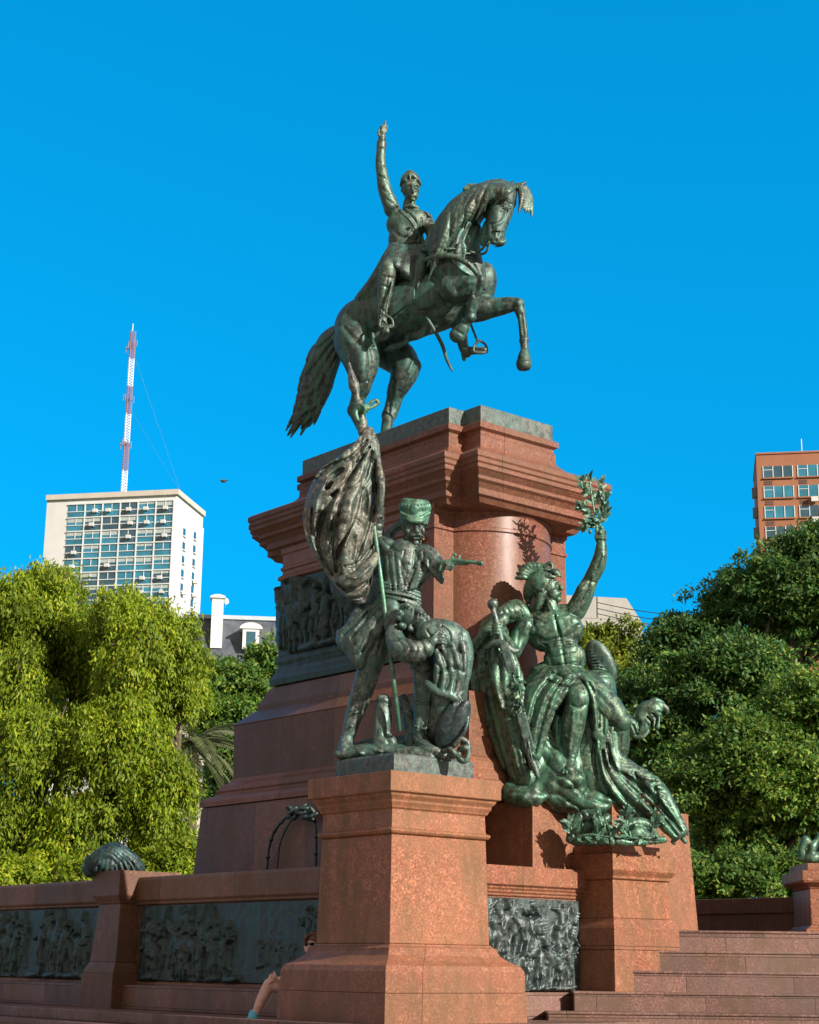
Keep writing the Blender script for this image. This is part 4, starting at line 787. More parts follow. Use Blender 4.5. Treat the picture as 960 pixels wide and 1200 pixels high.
f.brush([([(508, 752), (520, 770), (526, 794), (522, 808)], 2, -4), ([(518, 750), (530, 766), (535, 788), (532, 810)], 2, -4), ([(530, 748), (540, 764), (542, 786)], 1.8, -3.6), ([(506, 770), (516, 784), (514, 804)], 1.8, -3.6), ([(512, 764), (528, 758), (544, 766)], 1.6, -3), ([(514, 790), (528, 782), (544, 788)], 1.6, -3), ([(524, 756), (534, 776), (534, 796)], 2.2, 2.4)], dmax=30, gain=.55, wide=1.3)
f.s([(500, 800, -40), (512, 810, -46), (530, 816, -46), (542, 828, -38)], [4, 5, 5, 4], 2); f.build('uniform_jacket', BZ_SOLD, T)
# drum, rope, stump and broken ground on the plinth
dm = Sculpt(YS, .016, 2)
dm.e((530, 850, -30), (19, 34, 15), -22, 1, yaw=30); dm.e((538, 846, -40), (11, 28, 7), -22, 1.4, yaw=30); dm.s([(545, 822, -34), (549, 834, -40), (545, 856, -44), (533, 874, -42)], 2.6, 1); dm.build('drum', BZ_DARK, T)
rp = Sculpt(YS, .013, 1)
rp.s([(533, 873, -42), (540, 866, -46), (548, 871, -46), (549, 883, -46), (545, 892, -46), (538, 889, -44), (539, 878, -42), (545, 876, -48)], 3.2, .6); rp.s([(520, 880, -34), (528, 878, -44), (534, 884, -46), (540, 890, -48)], 3, .6); rp.build('rope_coil', BZ_SOLD, T)
gr = Sculpt(YS, .02, 5)
gr.s([(398, 884, 4), (430, 880, -4), (462, 880, -12), (500, 884, -26), (530, 884, -26)], [6, 8, 8, 7, 6]); gr.s([(402, 884, 16), (440, 876, 26), (480, 872, 20), (520, 874, 6)], [7, 12, 12, 9]); gr.s([(449, 878, 0), (449, 850, 0), (450, 822, 2)], [11.5, 10, 9], 3); gr.s([(440, 876, -4), (443, 840, -6), (445, 815, -2)], [3, 3, 2], 2)
gr.e((455, 870, -8), (10, 9, 8)); gr.s([(485, 880, 0), (482, 850, 8), (474, 820, 14)], [10, 9, 7]); gr.s([(487, 846, -12), (484, 862, -14), (482, 878, -16)], 1.6, 1)
for i in range(14): gr.e((rg.uniform(400, 530), 882+rg.uniform(-4, 2), rg.uniform(-20, 16)), (rg.uniform(4, 9), rg.uniform(2, 4), rg.uniform(4, 8)), rg.uniform(-20, 20), 2)
gr.folds(.04, 12, 9, (.8, .4, 1.1), 1.5); gr.build('rocky_ground', BZ_SOLD, T)
# flag pole, finial, flag
fp = MB(); hp = Sculpt(YS)
fp.tube([hp.pt(p) for p in ((468.5, 857, -22), (455, 745, -34), (441.8, 642, -14), (431, 560, -8), (420, 478, -6))], [.036, .036, .036, .034, .03], 10); smooth_obj(fp.build('flag_pole', BZ_GREEN, T))
fi = Sculpt(YS, .011, 1)
fi.s([(409.2, 424, -6), (411, 436, -6), (415, 452, -6), (418, 463, -6), (420, 472, -6)], [.7, 3.4, 6.6, 3.4, 3], 1, 6); fi.e((414, 447, -10), (2, 9, 1.5), 10, 1); fi.e((421, 471, -6), (5, 2.4, 5), 10, .8); fi.s([(420, 472, -6), (422, 482, -6), (426, 506, -6)], [4, 5.5, 6.5], 2); fi.build('spear_finial', BZ_FLAG, T)
kn = Sculpt(YS, .011, 1.2)
kn.e((425, 479, -12), (8, 6, 6), -10, 1.5); kn.s([(428, 478, -12), (434, 472, -13), (441, 469, -12), (443, 473, -11), (436, 477, -12), (428, 480, -13)], 2.1, .8); kn.s([(420, 478, -12), (417, 484, -13), (419, 492, -12)], 2.8, 1); kn.s([(422, 474, -15), (428, 478, -19), (427, 484, -17)], 2.2, .6); kn.build('ribbon_knot', BZ_GREEN, T)
fl = Sculpt(YS, .015, 2.4)
fl.s([(431, 514, -4), (420, 545, 0), (402, 590, 2), (400, 640, 0), (412, 680, 0)], [14, 30, 42, 38, 24], 10)
fl.s([(424, 520, -22), (404, 536, -26), (384, 548, -18), (370, 566, -10)], [4, 7, 8, 6], 4); fl.s([(433, 520, -24), (424, 548, -36), (410, 590, -42), (402, 640, -38), (408, 676, -26)], [4, 7, 8, 8, 6], 4)
fl.s([(370, 574, -14), (362, 600, -12), (362, 630, -12), (376, 660, -12)], [5, 6, 6, 5], 4); fl.s([(438, 520, -16), (446, 556, -24), (447, 588, -20), (440, 612, -14)], [5, 9, 9, 4], 4)
fl.s([(400, 560, -32), (390, 600, -36), (384, 640, -30)], [3, 6, 4], 4); fl.s([(392, 676, -12), (408, 682, -28), (426, 672, -30), (440, 652, -20)], [6, 9, 8, 5], 4); fl.e((417, 690, -14), (17, 15, 13), 20, 4)
fl.e((378, 622, -30), (9, 26, 12), 14, 4, sub=True); fl.e((424, 640, -38), (8, 20, 12), -6, 4, sub=True); fl.e((392, 556, -34), (14, 5, 10), 35, 3, sub=True)
fl.brush([([(430, 516), (412, 536), (386, 546), (370, 562)], 2.4, -4.5), ([(433, 524), (410, 560), (392, 580), (376, 612), (372, 640)], 2.8, -5), ([(436, 530), (424, 574), (414, 610), (396, 650), (394, 670)], 2.8, -5), ([(440, 540), (438, 580), (430, 620), (416, 660)], 2.4, -4.5), ([(366, 596), (366, 620), (376, 650), (390, 674)], 2.4, -4), ([(384, 560), (372, 584), (370, 600)], 2.6, 3), ([(428, 560), (418, 600), (404, 640)], 3, 3),
    ([(406, 556), (392, 590), (386, 620)], 2.6, 3), ([(404, 664), (420, 660), (436, 640)], 2.2, -4), ([(396, 684), (412, 694), (430, 682)], 2, -4), ([(408, 676), (420, 676), (434, 664)], 2.4, 2.5), ([(442, 560), (441, 590), (437, 606)], 2, -3.5), ([(398, 600), (390, 630), (392, 655)], 1.8, -3.5), ([(412, 700), (424, 700), (430, 690)], 1.6, -3)], dmax=40)
fl.clipped = fl.clip([(427, 498), (436, 498), (444, 520), (447, 545), (451, 562), (450, 590), (445, 606), (444, 650), (438, 690), (432, 706), (420, 708), (403, 698), (388, 680), (370, 652), (359, 632), (355, 608), (359, 582), (368, 562), (378, 547), (396, 536), (414, 522), (424, 508)])
fl.s([(422, 698, -8), (424, 720, -6), (416, 742, -2)], [7, 5, 3], 3)
fl.e((392, 628, -36), (9, 24, 11), 20, 4, sub=True); fl.e((414, 640, -38), (6, 18, 9), -8, 4, sub=True); fl.e((386, 572, -30), (9, 9, 9), 40, 3, sub=True); fl.e((428, 590, -30), (5, 22, 8), -4, 3, sub=True)
fl.fan(434, 478, 13, .035, 11, .45, .035); fl.build('flag', BZ_FLAG, T)

# ------------------------------------------------------------------ seated warrior
YW = 27.66
T = empty('warrior_statue', P(660, 945, 27.4), 'green bronze seated warrior with helmet and sword raising a laurel branch, beside the main pedestal', 'statue')
a = Sculpt(YW, .0125, 4)
a.e((666, 795, 4), (22, 15, 17)); a.e((662, 773, 2), (25, 24, 14.5), 0, 6); a.e((650, 740, 2), (34, 26, 17.5), 8, 7)
for sg, x in ((-1, 637), (1, 665)): a.e((x, 737-(x-650)*.25, -9), (16, 12, 8.5), sg*8, 3)              # pectorals
for i, yy in enumerate((756, 766, 776)):
    for x in (655+i*1.6, 667+i*1.4): a.e((x, yy-(x-660)*.1, -11.5), (5.8, 4.8, 3.6), 0, 1.4)
a.e((663, 789, -10), (10, 7, 4), 0, 2)
a.c((652, 720, -16), (661, 768, -20), .9, .9, 1.5, sub=True); a.s([(627, 724, -8), (640, 727, -13), (651, 723, -14)], 2.6, 2); a.s([(674, 715, -8), (664, 721, -12), (654, 723, -14)], 2.4, 2)
a.e((617, 734, 2), (13, 13, 13), 0, 5); a.e((674, 716, 0), (12, 12, 12), 0, 5); a.e((636, 722, 6), (16, 9, 10), 15, 4); a.e((662, 718, 4), (14, 10, 10), -10, 4)
a.s([(646, 722, 0), (645, 708, -2), (644, 698, -2)], [10.5, 8.5, 8], 4); a.s([(640, 702, -8), (644, 714, -12), (651, 722, -12)], [2.4, 2.4, 1.6], 1.4)
# raised arm with the branch
a.s([(676, 714, 0), (684, 698, -6), (692, 680, -12)], [11.5, 10.6, 8.2], 4); a.e((683, 693, -12), (8.5, 12, 7), -25, 3); a.s([(692, 680, -12), (701, 662, -18), (704, 648, -22), (705, 637, -24)], [8.4, 8.8, 6.8, 5.4], 3)
a.e((704.6, 630, -25), (6, 6.4, 4.4), 0, 1.4)
for i in range(4): a.s([(709.5, 632.5-i*3.1, -26), (706, 630.8-i*3.1, -31), (701, 631.6-i*3, -29.5)], 1.7, .5, 3)
a.s([(700, 634, -26), (698.4, 628, -29), (701, 624, -30)], [2, 1.6], .8, 3)
# sword arm
a.s([(615, 736, 2), (606, 752, 0), (602, 764, -8)], [11.5, 10, 8.4], 4); a.s([(602, 764, -8), (595, 756, -24), (587, 742, -38)], [8.4, 7.6, 5.4], 3); a.e((584, 737, -42), (6.4, 6.6, 5), 20, 1.4)
for i in range(4): a.s([(588.5, 732+i*3.6, -45), (583, 731.4+i*3.6, -50), (577.6, 733+i*3.5, -47)], 1.9, .5, 3)
a.s([(587, 733, -46), (582, 727.6, -48)], [2.2, 1.7], .8, 3)
# head
a.e((643.5, 689, -4), (12, 14.5, 13), 15, 3); a.e((649, 697, -8), (8.5, 7, 8), 15, 2); a.s([(655.4, 684, -11), (658.2, 690, -12.5)], [1.5, 2.5], 1); a.s([(647, 682.5, -15.5), (652, 681.6, -15), (656, 683.4, -11)], 1.5, .8, 3)
a.e((651.5, 686, -15), (2.7, 1.9, 2.3), 0, .8, sub=True); a.e((651, 686.4, -13.2), (1.9, 1.2, 1.6), 0, .3); a.e((656.6, 695, -11), (3, 1.3, 3), 8, .6); a.e((656, 698, -10.4), (2.7, 1.2, 2.8), 8, .6); a.c((653, 696.7, -14.6), (659, 696.2, -9), .5, .5, .4, sub=True); a.e((654.5, 702.5, -9), (3.8, 3.4, 4), 0, 1); a.e((646, 693, -15), (4, 4.4, 2), 0, 1.6)
# legs
a.s([(664, 800, -4), (674, 808, -26), (678, 818, -44)], [20, 19, 15], 7); a.e((678, 816, -50), (12.5, 12.5, 9), 0, 3); a.e((679, 828, -51), (7, 5, 5), 0, 2)
a.s([(677, 824, -46), (672, 848, -40), (669, 874, -36), (668.5, 894, -34)], [13.6, 14, 9.5, 6.8], 4); a.s([(682, 832, -52), (676, 856, -48), (672, 880, -42)], [3, 2.6, 2], 2.4)
a.s([(668, 893, -34), (668, 900, -42), (668, 903, -50)], [8, 7.2, 6], 2)
for i in range(5): a.s([(660.5+i*3.6, 902+abs(i-1)*.3, -50), (660+i*3.8, 905.4, -56+abs(i-1))], [2.3-.1*i, 1.9], .7, 3)
a.s([(678, 802, -8), (697, 814, -30), (721, 838, -40)], [19, 18.5, 14.5], 7); a.e((727, 846, -40), (12, 12, 11), 0, 3); a.s([(726, 852, -28), (724, 874, -16), (721, 896, -4), (720, 914, 2)], [12, 13.2, 9.5, 7], 4); a.s([(720, 914, 2), (728, 922, -8), (736, 926, -14)], [7, 6, 4.4], 2)
a.brush([([(650, 722), (656, 745), (662, 778)], 1.8, -2.6), ([(628, 744), (638, 751), (651, 748)], 2, -3), ([(655, 747), (667, 744), (678, 732)], 2, -3), ([(648, 760), (660, 758), (675, 755)], 1.3, -1.8), ([(650, 770), (661, 768), (675, 765)], 1.3, -1.8), ([(652, 780), (662, 779), (675, 776)], 1.2, -1.6), ([(640, 756), (646, 774), (648, 786)], 1.7, -2), ([(678, 748), (678, 764), (679, 780)], 1.7, -2), ([(642, 782), (652, 794)], 1.6, -1.8), ([(663, 783)], 1.5, -2.4),
    ([(632, 752), (641, 758)], 1.3, -1.7), ([(634, 758), (643, 765)], 1.3, -1.6), ([(637, 765), (645, 771)], 1.2, -1.4), ([(624, 728), (628, 740), (622, 750)], 2, -2.4), ([(634, 731)], 1.1, 1.2), ([(671, 727)], 1.1, 1.2), ([(627, 722), (638, 727), (648, 725)], 1.4, 1.7), ([(672, 716), (664, 722), (655, 724)], 1.4, 1.7), ([(643, 704), (649, 714), (653, 721)], 1.3, 1.6), ([(638, 704), (641, 716)], 1.3, -1.4),
    ([(680, 706), (688, 690), (692, 678)], 1.6, -2), ([(674, 702), (682, 690)], 2, 1.6), ([(697, 672), (704, 652)], 1.5, -1.7), ([(688, 680), (696, 682)], 1.3, -1.5), ([(704, 664), (708, 650)], 1.6, 1.2), ([(608, 740), (606, 756)], 1.8, -2), ([(614, 742), (618, 730)], 2, 1.6), ([(590, 748), (600, 760)], 1.5, -1.6),
    ([(672, 812), (678, 806), (685, 812)], 1.6, -1.8), ([(670, 826), (678, 830), (686, 826)], 1.6, -2.2), ([(678, 818)], 5, 2), ([(672, 834), (669, 862), (667, 884)], 1.7, 1.8), ([(680, 838), (677, 862), (672, 884)], 1.8, -2), ([(662, 840), (661, 862)], 2.4, 1.6), ([(662, 894), (668, 898), (674, 894)], 1.4, -1.4), ([(700, 812), (716, 830)], 2.2, -2), ([(694, 822), (712, 842)], 2.4, 1.5), ([(720, 850), (728, 856), (736, 850)], 1.8, -2), ([(728, 842)], 5, 1.8), ([(728, 862), (724, 884), (720, 904)], 1.8, -1.8)], dmax=20, gain=.62, wide=1.35)
a.build('warrior', BZ_WAR, T)
# helmet
hm = Sculpt(YW, .0135, 1.6)
hm.e((634, 684, -2), (18, 18, 16), 20, 2); hm.s([(641, 672, -8), (650, 670.5, -14), (656.5, 676, -14)], [3, 3.8, 1.8], 1.2); hm.s([(644, 670, 2), (653, 670, -4), (656.5, 676, -10)], [3, 3.4, 1.8], 1.2); hm.s([(634, 676, -19), (646, 675.6, -20), (656, 677.6, -13)], 1.9, 1)
hm.s([(636, 694, -14), (632, 706, -12), (629, 714, -9)], [5.6, 5, 2.8], 2); hm.s([(622, 688, -2), (619, 698, 4), (620, 706, 6)], [8, 5.4, 2.6], 3); hm.s([(630, 712, 2), (622, 714, 4)], [5, 4], 2)
for i in range(8):
    t = i/7; ang = math.radians(62+t*112); x0, y0 = 629, 678
    hm.s([(x0+8*math.cos(ang), y0-8*math.sin(ang), -5), (x0+16*math.cos(ang)-2, y0-15*math.sin(ang), -7), (x0+20*math.cos(ang)-4, y0-20*math.sin(ang)+1.5, -5)], [2.6, 3.4, 2.0], 1.2)
hm.s([(638, 664, -10), (645, 660, -11), (647, 666, -11), (640, 669, -13)], 2.4, 1); hm.e((651, 690, -6), (13.5, 15.5, 14), 15, 1, sub=True); hm.brush([([(618, 676), (630, 669), (644, 670)], 1.2, -2), ([(624, 690), (634, 694), (640, 690)], 1.2, -1.8)], dmax=20); hm.build('helmet', BZ_WAR, T)
# laurel branch
def laurel(name, Y, stems, n, L, W, mat, parent, seed=1, rad=.012):
    rg_ = random.Random(seed); m = MB(); S_ = Sculpt(Y)
    for st in stems:
        pts = [S_.pt(p) for p in catmull(st, 5)]; m.tube(pts, [rad*(1.15-.7*i/len(pts)) for i in range(len(pts))], 6)
        for i in range(n):
            t = rg_.uniform(.12, 1.0); q = t*(len(pts)-1); j = min(int(q), len(pts)-2); p = pts[j]+(pts[j+1]-pts[j])*(q-j); d = pts[j+1]-pts[j]; d /= np.linalg.norm(d)
            sd_ = np.array([rg_.uniform(-1, 1) for _ in range(3)]); sd_ -= d*(sd_@d); sd_ /= np.linalg.norm(sd_)+1e-6
            m.leaf(p, d*.7+sd_*.85, np.array([rg_.uniform(-.4, .4), -1, rg_.uniform(-.3, .6)]), L*rg_.uniform(.65, 1.15), W*rg_.uniform(.8, 1.2))
    return m.build(name, mat, parent)
laurel('laurel_branch', YW, [[(703, 640, -27), (699, 615, -30), (694, 585, -32), (690, 556, -32)], [(701, 622, -29), (706, 600, -32), (709, 580, -32)], [(698, 610, -30), (688, 598, -26), (678, 592, -24)], [(696, 592, -31), (704, 578, -28), (703, 562, -26)], [(694, 580, -32), (684, 574, -36), (680, 560, -36)], [(702, 616, -28), (692, 612, -34), (682, 618, -36)], [(704, 612, -30), (709, 604, -24), (711, 594, -22)]], 30, .155, .028, BZ_GREEN, T, 3, .022)
bt = Sculpt(YW, .014, 1); 
for i in range(9): bt.e((698+rg.uniform(-7, 8), 616+rg.uniform(-12, 12), -30+rg.uniform(-5, 5)), (2.2, 2.8, 2.2))
bt.build('laurel_berries', BZ_GREEN, T)
# sword
sd2 = Sculpt(YW, .0125, 1)
sd2.e((577.5, 708, -46), (6.4, 6.8, 5), 0, 1.5); sd2.s([(578, 714, -46), (584, 738, -46), (589, 756, -46)], [3.4, 4, 3.8], 1); sd2.s([(571, 759, -42), (579, 754, -46), (590, 756, -50), (601, 763, -48), (608, 762, -46)], [2.4, 4.2, 5.2, 4.2, 2.4], 1)
sd2.b((603, 800, -50), (5.2, 48, 2), 15.5, 1, rd=1.2); sd2.b((618.5, 868, -52), (5.8, 34, 2.4), 14.5, 1, rd=1.2); sd2.s([(624, 894, -52), (629, 906, -52), (631.5, 913, -52)], [5, 3.4, .8], 1); sd2.s([(592, 764, -53), (610, 830, -54), (626, 900, -55)], 1, .6)
sd2.build('sword', BZ_SOLD, T)
laurel('sword_laurel', YW, [[(594, 772, -54), (604, 800, -56), (610, 830, -58), (616, 856, -57)], [(600, 790, -54), (610, 800, -58), (608, 824, -58)]], 26, .15, .026, BZ_WAR, T, 9, .016)
# cloth on the sword side, lap and trailing drapery
c_ = Sculpt(YW, .016, 2.4)
c_.s([(578, 736, 10), (584, 790, 4), (600, 850, 0), (622, 900, -4)], [16, 22, 28, 26], 10)
c_.drape([(566, 732, 0), (563, 770, -6), (570, 820, -8), (578, 868, -8), (598, 914, -10)], [(596, 748, -24), (606, 800, -34), (618, 850, -36), (626, 900, -30), (634, 922, -20)], 9, 5, 12, 2.6, 31, 3)
c_.drape([(590, 766, -42), (578, 800, -40), (590, 826, -36)], [(600, 764, -46), (612, 798, -48), (600, 836, -44)], 4, 4.6, 4, 2.4, 35, 2)
c_.s([(572, 746, -8), (582, 724, -12), (602, 716, -6), (616, 722, 4)], [5, 8, 9, 7], 4); c_.s([(566, 770, -8), (556, 800, -6), (566, 840, -8)], [4, 5, 4], 3)
c_.brush([([(575, 745), (571, 790), (580, 830), (590, 870), (604, 910)], 2.4, -5), ([(588, 762), (587, 800), (598, 850), (612, 905)], 2.4, -5), ([(566, 780), (570, 820), (582, 866), (596, 912)], 2.2, -4.5), ([(600, 840), (610, 870), (622, 900)], 2, -4.5), ([(580, 752), (578, 790), (588, 830)], 2.6, 3), ([(592, 830), (602, 868), (614, 905)], 2.6, 3), ([(562, 752), (566, 770), (576, 784)], 1.8, -3), ([(574, 740), (590, 730), (606, 728)], 1.8, -3)], dmax=40, gain=.5, wide=1.5)
c_.fan(588, 690, 14, .025, 41, .3, .04); c_.build('sword_cloth', BZ_WAR, T)
l = Sculpt(YW, .0155, 2.4)
l.s([(640, 790, -8), (662, 790, -24), (686, 794, -16), (694, 800, -4)], [9, 9, 9, 8], 4)
l.drape([(640, 786, -16), (622, 808, -30), (614, 836, -36), (612, 874, -34)], [(684, 792, -32), (662, 806, -48), (640, 846, -46), (628, 886, -40)], 9, 5.2, 4, 2.6, 51, 1.5)
l.drape([(672, 792, -34), (690, 800, -50), (696, 830, -52), (694, 858, -46)], [(694, 798, -22), (706, 816, -40), (708, 850, -40), (706, 872, -36)], 6, 4, 4, 2, 52, 2)
l.drape([(652, 840, -34), (654, 868, -30), (650, 896, -28)], [(660, 850, -20), (664, 880, -20), (660, 904, -20)], 3, 4.4, 3, 2, 53)
l.brush([([(650, 792), (632, 812), (622, 842), (617, 874)], 2, -4.6), ([(660, 795), (644, 818), (634, 850), (627, 882)], 2.2, -5), ([(671, 795), (656, 812), (646, 840)], 2, -4.5), ([(642, 797), (662, 806), (684, 801)], 1.7, -4), ([(646, 788), (664, 794), (688, 790)], 1.5, -3.2), ([(690, 800), (700, 822), (702, 852)], 1.9, -4.5), ([(683, 800), (691, 822), (694, 856)], 1.7, -4), ([(699, 804), (706, 830), (707, 860)], 1.6, -3.5), ([(654, 796), (638, 818), (628, 850)], 2.4, 2.6), ([(640, 792), (626, 816), (618, 846)], 2.2, 2.4), ([(656, 845), (656, 870), (653, 894)], 1.8, -3.5)], dmax=40, gain=.62, wide=1.45)
l.fan(672, 735, 12, .022, 43, .22, .04); l.build('lap_cloth', BZ_WAR, T)
l = Sculpt(YW, .0155, 2.4)
l.s([(700, 806, 8), (690, 850, 0), (690, 890, -4), (700, 930, -6)], [22, 26, 26, 20], 10)
l.drape([(696, 862, -20), (698, 890, -26), (712, 924, -30), (740, 950, -34), (786, 980, -36)], [(716, 850, -36), (722, 888, -28), (740, 900, -26), (774, 922, -26), (800, 972, -28)], 10, 5.2, 9, 2.4, 54, 3)
l.s([(724, 900, -20), (748, 914, -24), (772, 934, -22), (788, 958, -24)], [8, 12, 13, 6], 8); l.s([(776, 940, -30), (790, 966, -32), (803, 987, -34)], [5, 5, 2], 2); l.s([(764, 950, -34), (778, 970, -36), (790, 988, -36)], [5, 4.5, 2], 2); l.s([(782, 940, -24), (797, 960, -28), (806, 978, -28)], [4, 3.6, 1.4], 2); l.s([(712, 852, -38), (703, 872, -40), (705, 896, -40), (716, 922, -40), (734, 942, -42)], [5, 7, 6.5, 6, 4], 2)
for i in range(7): l.s([(706+i*2, 850+i*.5, -46), (701+i*2.6, 870, -48), (704+i*2.4, 900, -46)], 1.3, .8)
for i in range(6): l.s([(742+i*7, 906+i*6, -42), (756+i*6, 912+i*8, -48), (770+i*5, 914+i*10, -40)], 2.6, 1.8)
l.brush([([(706, 880), (712, 906), (730, 932), (760, 960), (786, 984)], 2.3, -5.5), ([(712, 872), (720, 900), (742, 926), (770, 950), (793, 978)], 2.3, -5.5), ([(728, 905), (750, 920), (776, 944), (798, 974)], 2.1, -5), ([(700, 885), (706, 915), (722, 942), (750, 966)], 2.1, -5), ([(744, 906), (753, 922), (748, 938)], 2, -4.5), ([(768, 922), (770, 938), (764, 952)], 2, -4.5), ([(716, 880), (728, 912), (752, 940), (778, 966)], 2.6, 3.2), ([(736, 906), (760, 926), (784, 952)], 2.6, 3.2), ([(697, 866), (696, 890), (700, 915)], 2, -4), ([(756, 940), (768, 948), (776, 962)], 1.8, -4)], dmax=40, gain=.62, wide=1.25)
l.fan(676, 800, 13, .02, 44, .3, .04); l.build('drapery', BZ_WAR, T)
rk = Sculpt(YW, .02, 5)
rk.e((652, 926, -26), (38, 17, 20)); rk.e((618, 932, -26), (26, 14, 24)); rk.e((668, 914, -42), (20, 12, 14), 10); rk.e((690, 940, -16), (40, 16, 24)); rk.s([(676, 840, 10), (664, 880, 4), (654, 920, -6)], [24, 30, 34], 10); rk.s([(640, 800, 14), (636, 850, 12), (630, 910, 8)], [24, 30, 34], 10); rk.e((601, 928, -14), (14, 14, 20)); rk.folds(.05, 5, 44, (.8, .4, 1.1), 1.5); rk.ripple(.02, 24, 45, (1, 1, 1)); rk.build('rock', BZ_WAR, T)
# shield and condor behind the thigh
sh = Sculpt(YW, .0165, 1.5)
sh.e((704, 778, 8), (17, 30, 7), 22, 1.5, yaw=-25); sh.e((707, 778, 4), (13, 25, 7), 22, 1.5, yaw=-25)
for i in range(9): sh.s([(692+i*.6, 762+i*3.6, -2), (700+i*.4, 761+i*3.7, -4), (708+i*.3, 764+i*3.6, -2)], 1.3, .7, 3)
sh.build('shield', BZ_SOLD, T)
cn = Sculpt(YW, .0135, 2)
cn.s([(736, 846, -20), (744, 855, -22), (754, 852, -24), (752, 838, -26), (757, 830, -28), (766, 830, -28)], [9, 8.4, 7.6, 7, 7.4, 9], 3); cn.e((767, 834, -28), (10, 11, 9), -10, 2)
cn.s([(764, 825, -28), (774, 826.5, -28), (781, 831, -28), (781.5, 838, -28)], [5.6, 4.4, 3.2, .8], 1.2); cn.s([(760, 825, -28), (768, 820.5, -28), (777, 823.5, -28)], [2, 3.4, 2], 1)
for i in range(9): cn.s([(757+i*1.9, 838+i*.4, -33), (758+i*1.7, 845+i, -34), (761+i*1.2, 853-abs(i-4)*.6, -30)], 1.5, .6, 3)
cn.e((771, 829.5, -35.5), (1.8, 1.6, 1.4), 0, .4); cn.e((771, 829.5, -34.6), (3, 2.6, 1.4), 0, .5); cn.s([(741, 862, -24), (752, 864, -28), (760, 856, -28)], 2.4, 1); cn.brush([([(758, 840), (764, 846), (762, 856)], 1.2, -3), ([(764, 836), (770, 842), (768, 852)], 1.2, -3), ([(750, 846), (748, 856)], 1.4, -2.5), ([(772, 834), (778, 836)], .9, -2.5), ([(742, 850), (746, 860)], 1.2, -2.5)], dmax=20); cn.build('condor', BZ_WAR, T)
am = Sculpt(YW, .0155, 2.4)
am.s([(549, 768, -8), (560, 754, -14), (574, 738, -18), (588, 726, -14)], [5, 6.4, 7.4, 9], 3); am.e((547, 771, -8), (5.4, 5.4, 4), 0, 1)
for i in range(4): am.s([(545+i*2.2, 772+i, -9), (542+i*2.4, 778, -11), (544+i*2, 782, -9)], 1.6, .5, 3)
am.s([(550, 770, -9), (552, 776, -12)], [1.8, 1.4], .6, 3)
am.s([(590, 722, 0), (604, 716, 6), (614, 722, 8)], [11, 13, 12], 5); am.build('reaching_arm', BZ_WAR, T)

# ------------------------------------------------------------------ bronze trophies and wreaths on the masonry
T = empty('bronze_wreath', P(720, 985, 27.0), 'green bronze helmet and laurel wreath lying on the short pedestal beside the stairs', 'wreath')
b = Sculpt(27.0, .0155, 2)
b.s([(669, 983, 0), (672, 968, -2), (682, 957, -4), (694, 956, -6), (702, 968, -8)], [6, 6, 6.5, 7, 5]); b.s([(700, 984, -12), (703, 966, -16), (712, 958, -14)], [6, 7, 5]); b.s([(732, 984, -8), (734, 970, -10), (746, 964, -8), (760, 968, -4), (767, 984, 2)], [6, 6, 6, 6, 6])
b.s([(668, 984, -2), (692, 986, -10), (722, 986, -16), (750, 986, -10), (778, 984, 2)], [4, 5, 5, 5, 4]); b.s([(738, 984, -8), (746, 976, -10), (758, 980, -6)], [8, 9, 7]); b.s([(676, 984, 4), (686, 966, 4), (704, 972, 0)], [8, 9, 7]); b.s([(716, 984, -12), (712, 970, -16), (724, 974, -16)], [4, 4, 3])
b.folds(.025, 20, 61, (.8, .3, .8), 1.4); b.build('helmet_and_band', BZ_WAR, T)
laurel('laurel_leaves', 27.0, [[(668, 984, -8), (690, 978, -18), (716, 980, -24), (728, 966, -22)], [(780, 984, 0), (758, 982, -16), (736, 980, -22), (726, 960, -20)], [(700, 984, -18), (704, 966, -22), (700, 950, -20)], [(740, 984, -16), (735, 964, -20), (734, 948, -18)], [(762, 984, -10), (766, 966, -12), (770, 958, -10)], [(672, 984, -6), (669, 970, -8), (666, 962, -6)]], 26, .17, .03, BZ_GREEN, T, 5, .02)
pw = MF.loc(P(133, 1018, 29.6))
Yp = MF.w(.55, 8.1, 3.2)[1]
T = empty('bronze_trophy', P(133, 1020, Yp), 'dark bronze trophy mound shaded blue on top of the left pilaster', 'bronze trophy')
b = Sculpt(Yp, .02, 4)
b.s([(104, 1020, 6), (118, 1010, 0), (134, 1003, -2), (150, 1009, 0), (164, 1018, 4)], [8, 13, 15, 11, 6], 6); b.e((134, 1010, 0), (30, 13, 18)); b.s([(112, 1004, -8), (128, 996, -10), (140, 996, -8), (156, 1008, -6)], [4, 5, 5, 4], 2); b.e((152, 1014, -12), (6, 5, 7), 0, 2, sub=True); b.e((106, 1012, -8), (6, 10, 7), 20, 2)
for i in range(8): b.s([(112+i*6.4, 1020, -14), (116+i*5, 1010, -16), (122+i*3.4, 999+abs(i-4), -10)], [2, 2.4, 1.6], 1.2)
b.folds(.06, 11, 71, (.8, .3, .8), 1.4); b.build('trophy', BZ_DARK, T)
b = Sculpt(29.4, .018, 2)
T = empty('bronze_trophy', P(955, 1008, 29.4), 'weathered bronze trophy on the stair pedestal at the right edge', 'bronze trophy')
b.s([(941, 1006, 0), (940, 992, -2), (945, 984, -2), (950, 990, -2)], [4, 4.5, 4, 2]); b.s([(948, 1006, -2), (953, 992, -4), (960, 980, -4)], [6, 4.5, 3]); b.s([(938, 1007, 0), (955, 1005, -4), (985, 1005, 0)], [3.5, 6, 6]); b.e((975, 996, 6), (18, 13, 12)); b.ripple(.02, 18, 72, (1, 1, 1)); b.build('trophy', BZ_WAR, T)
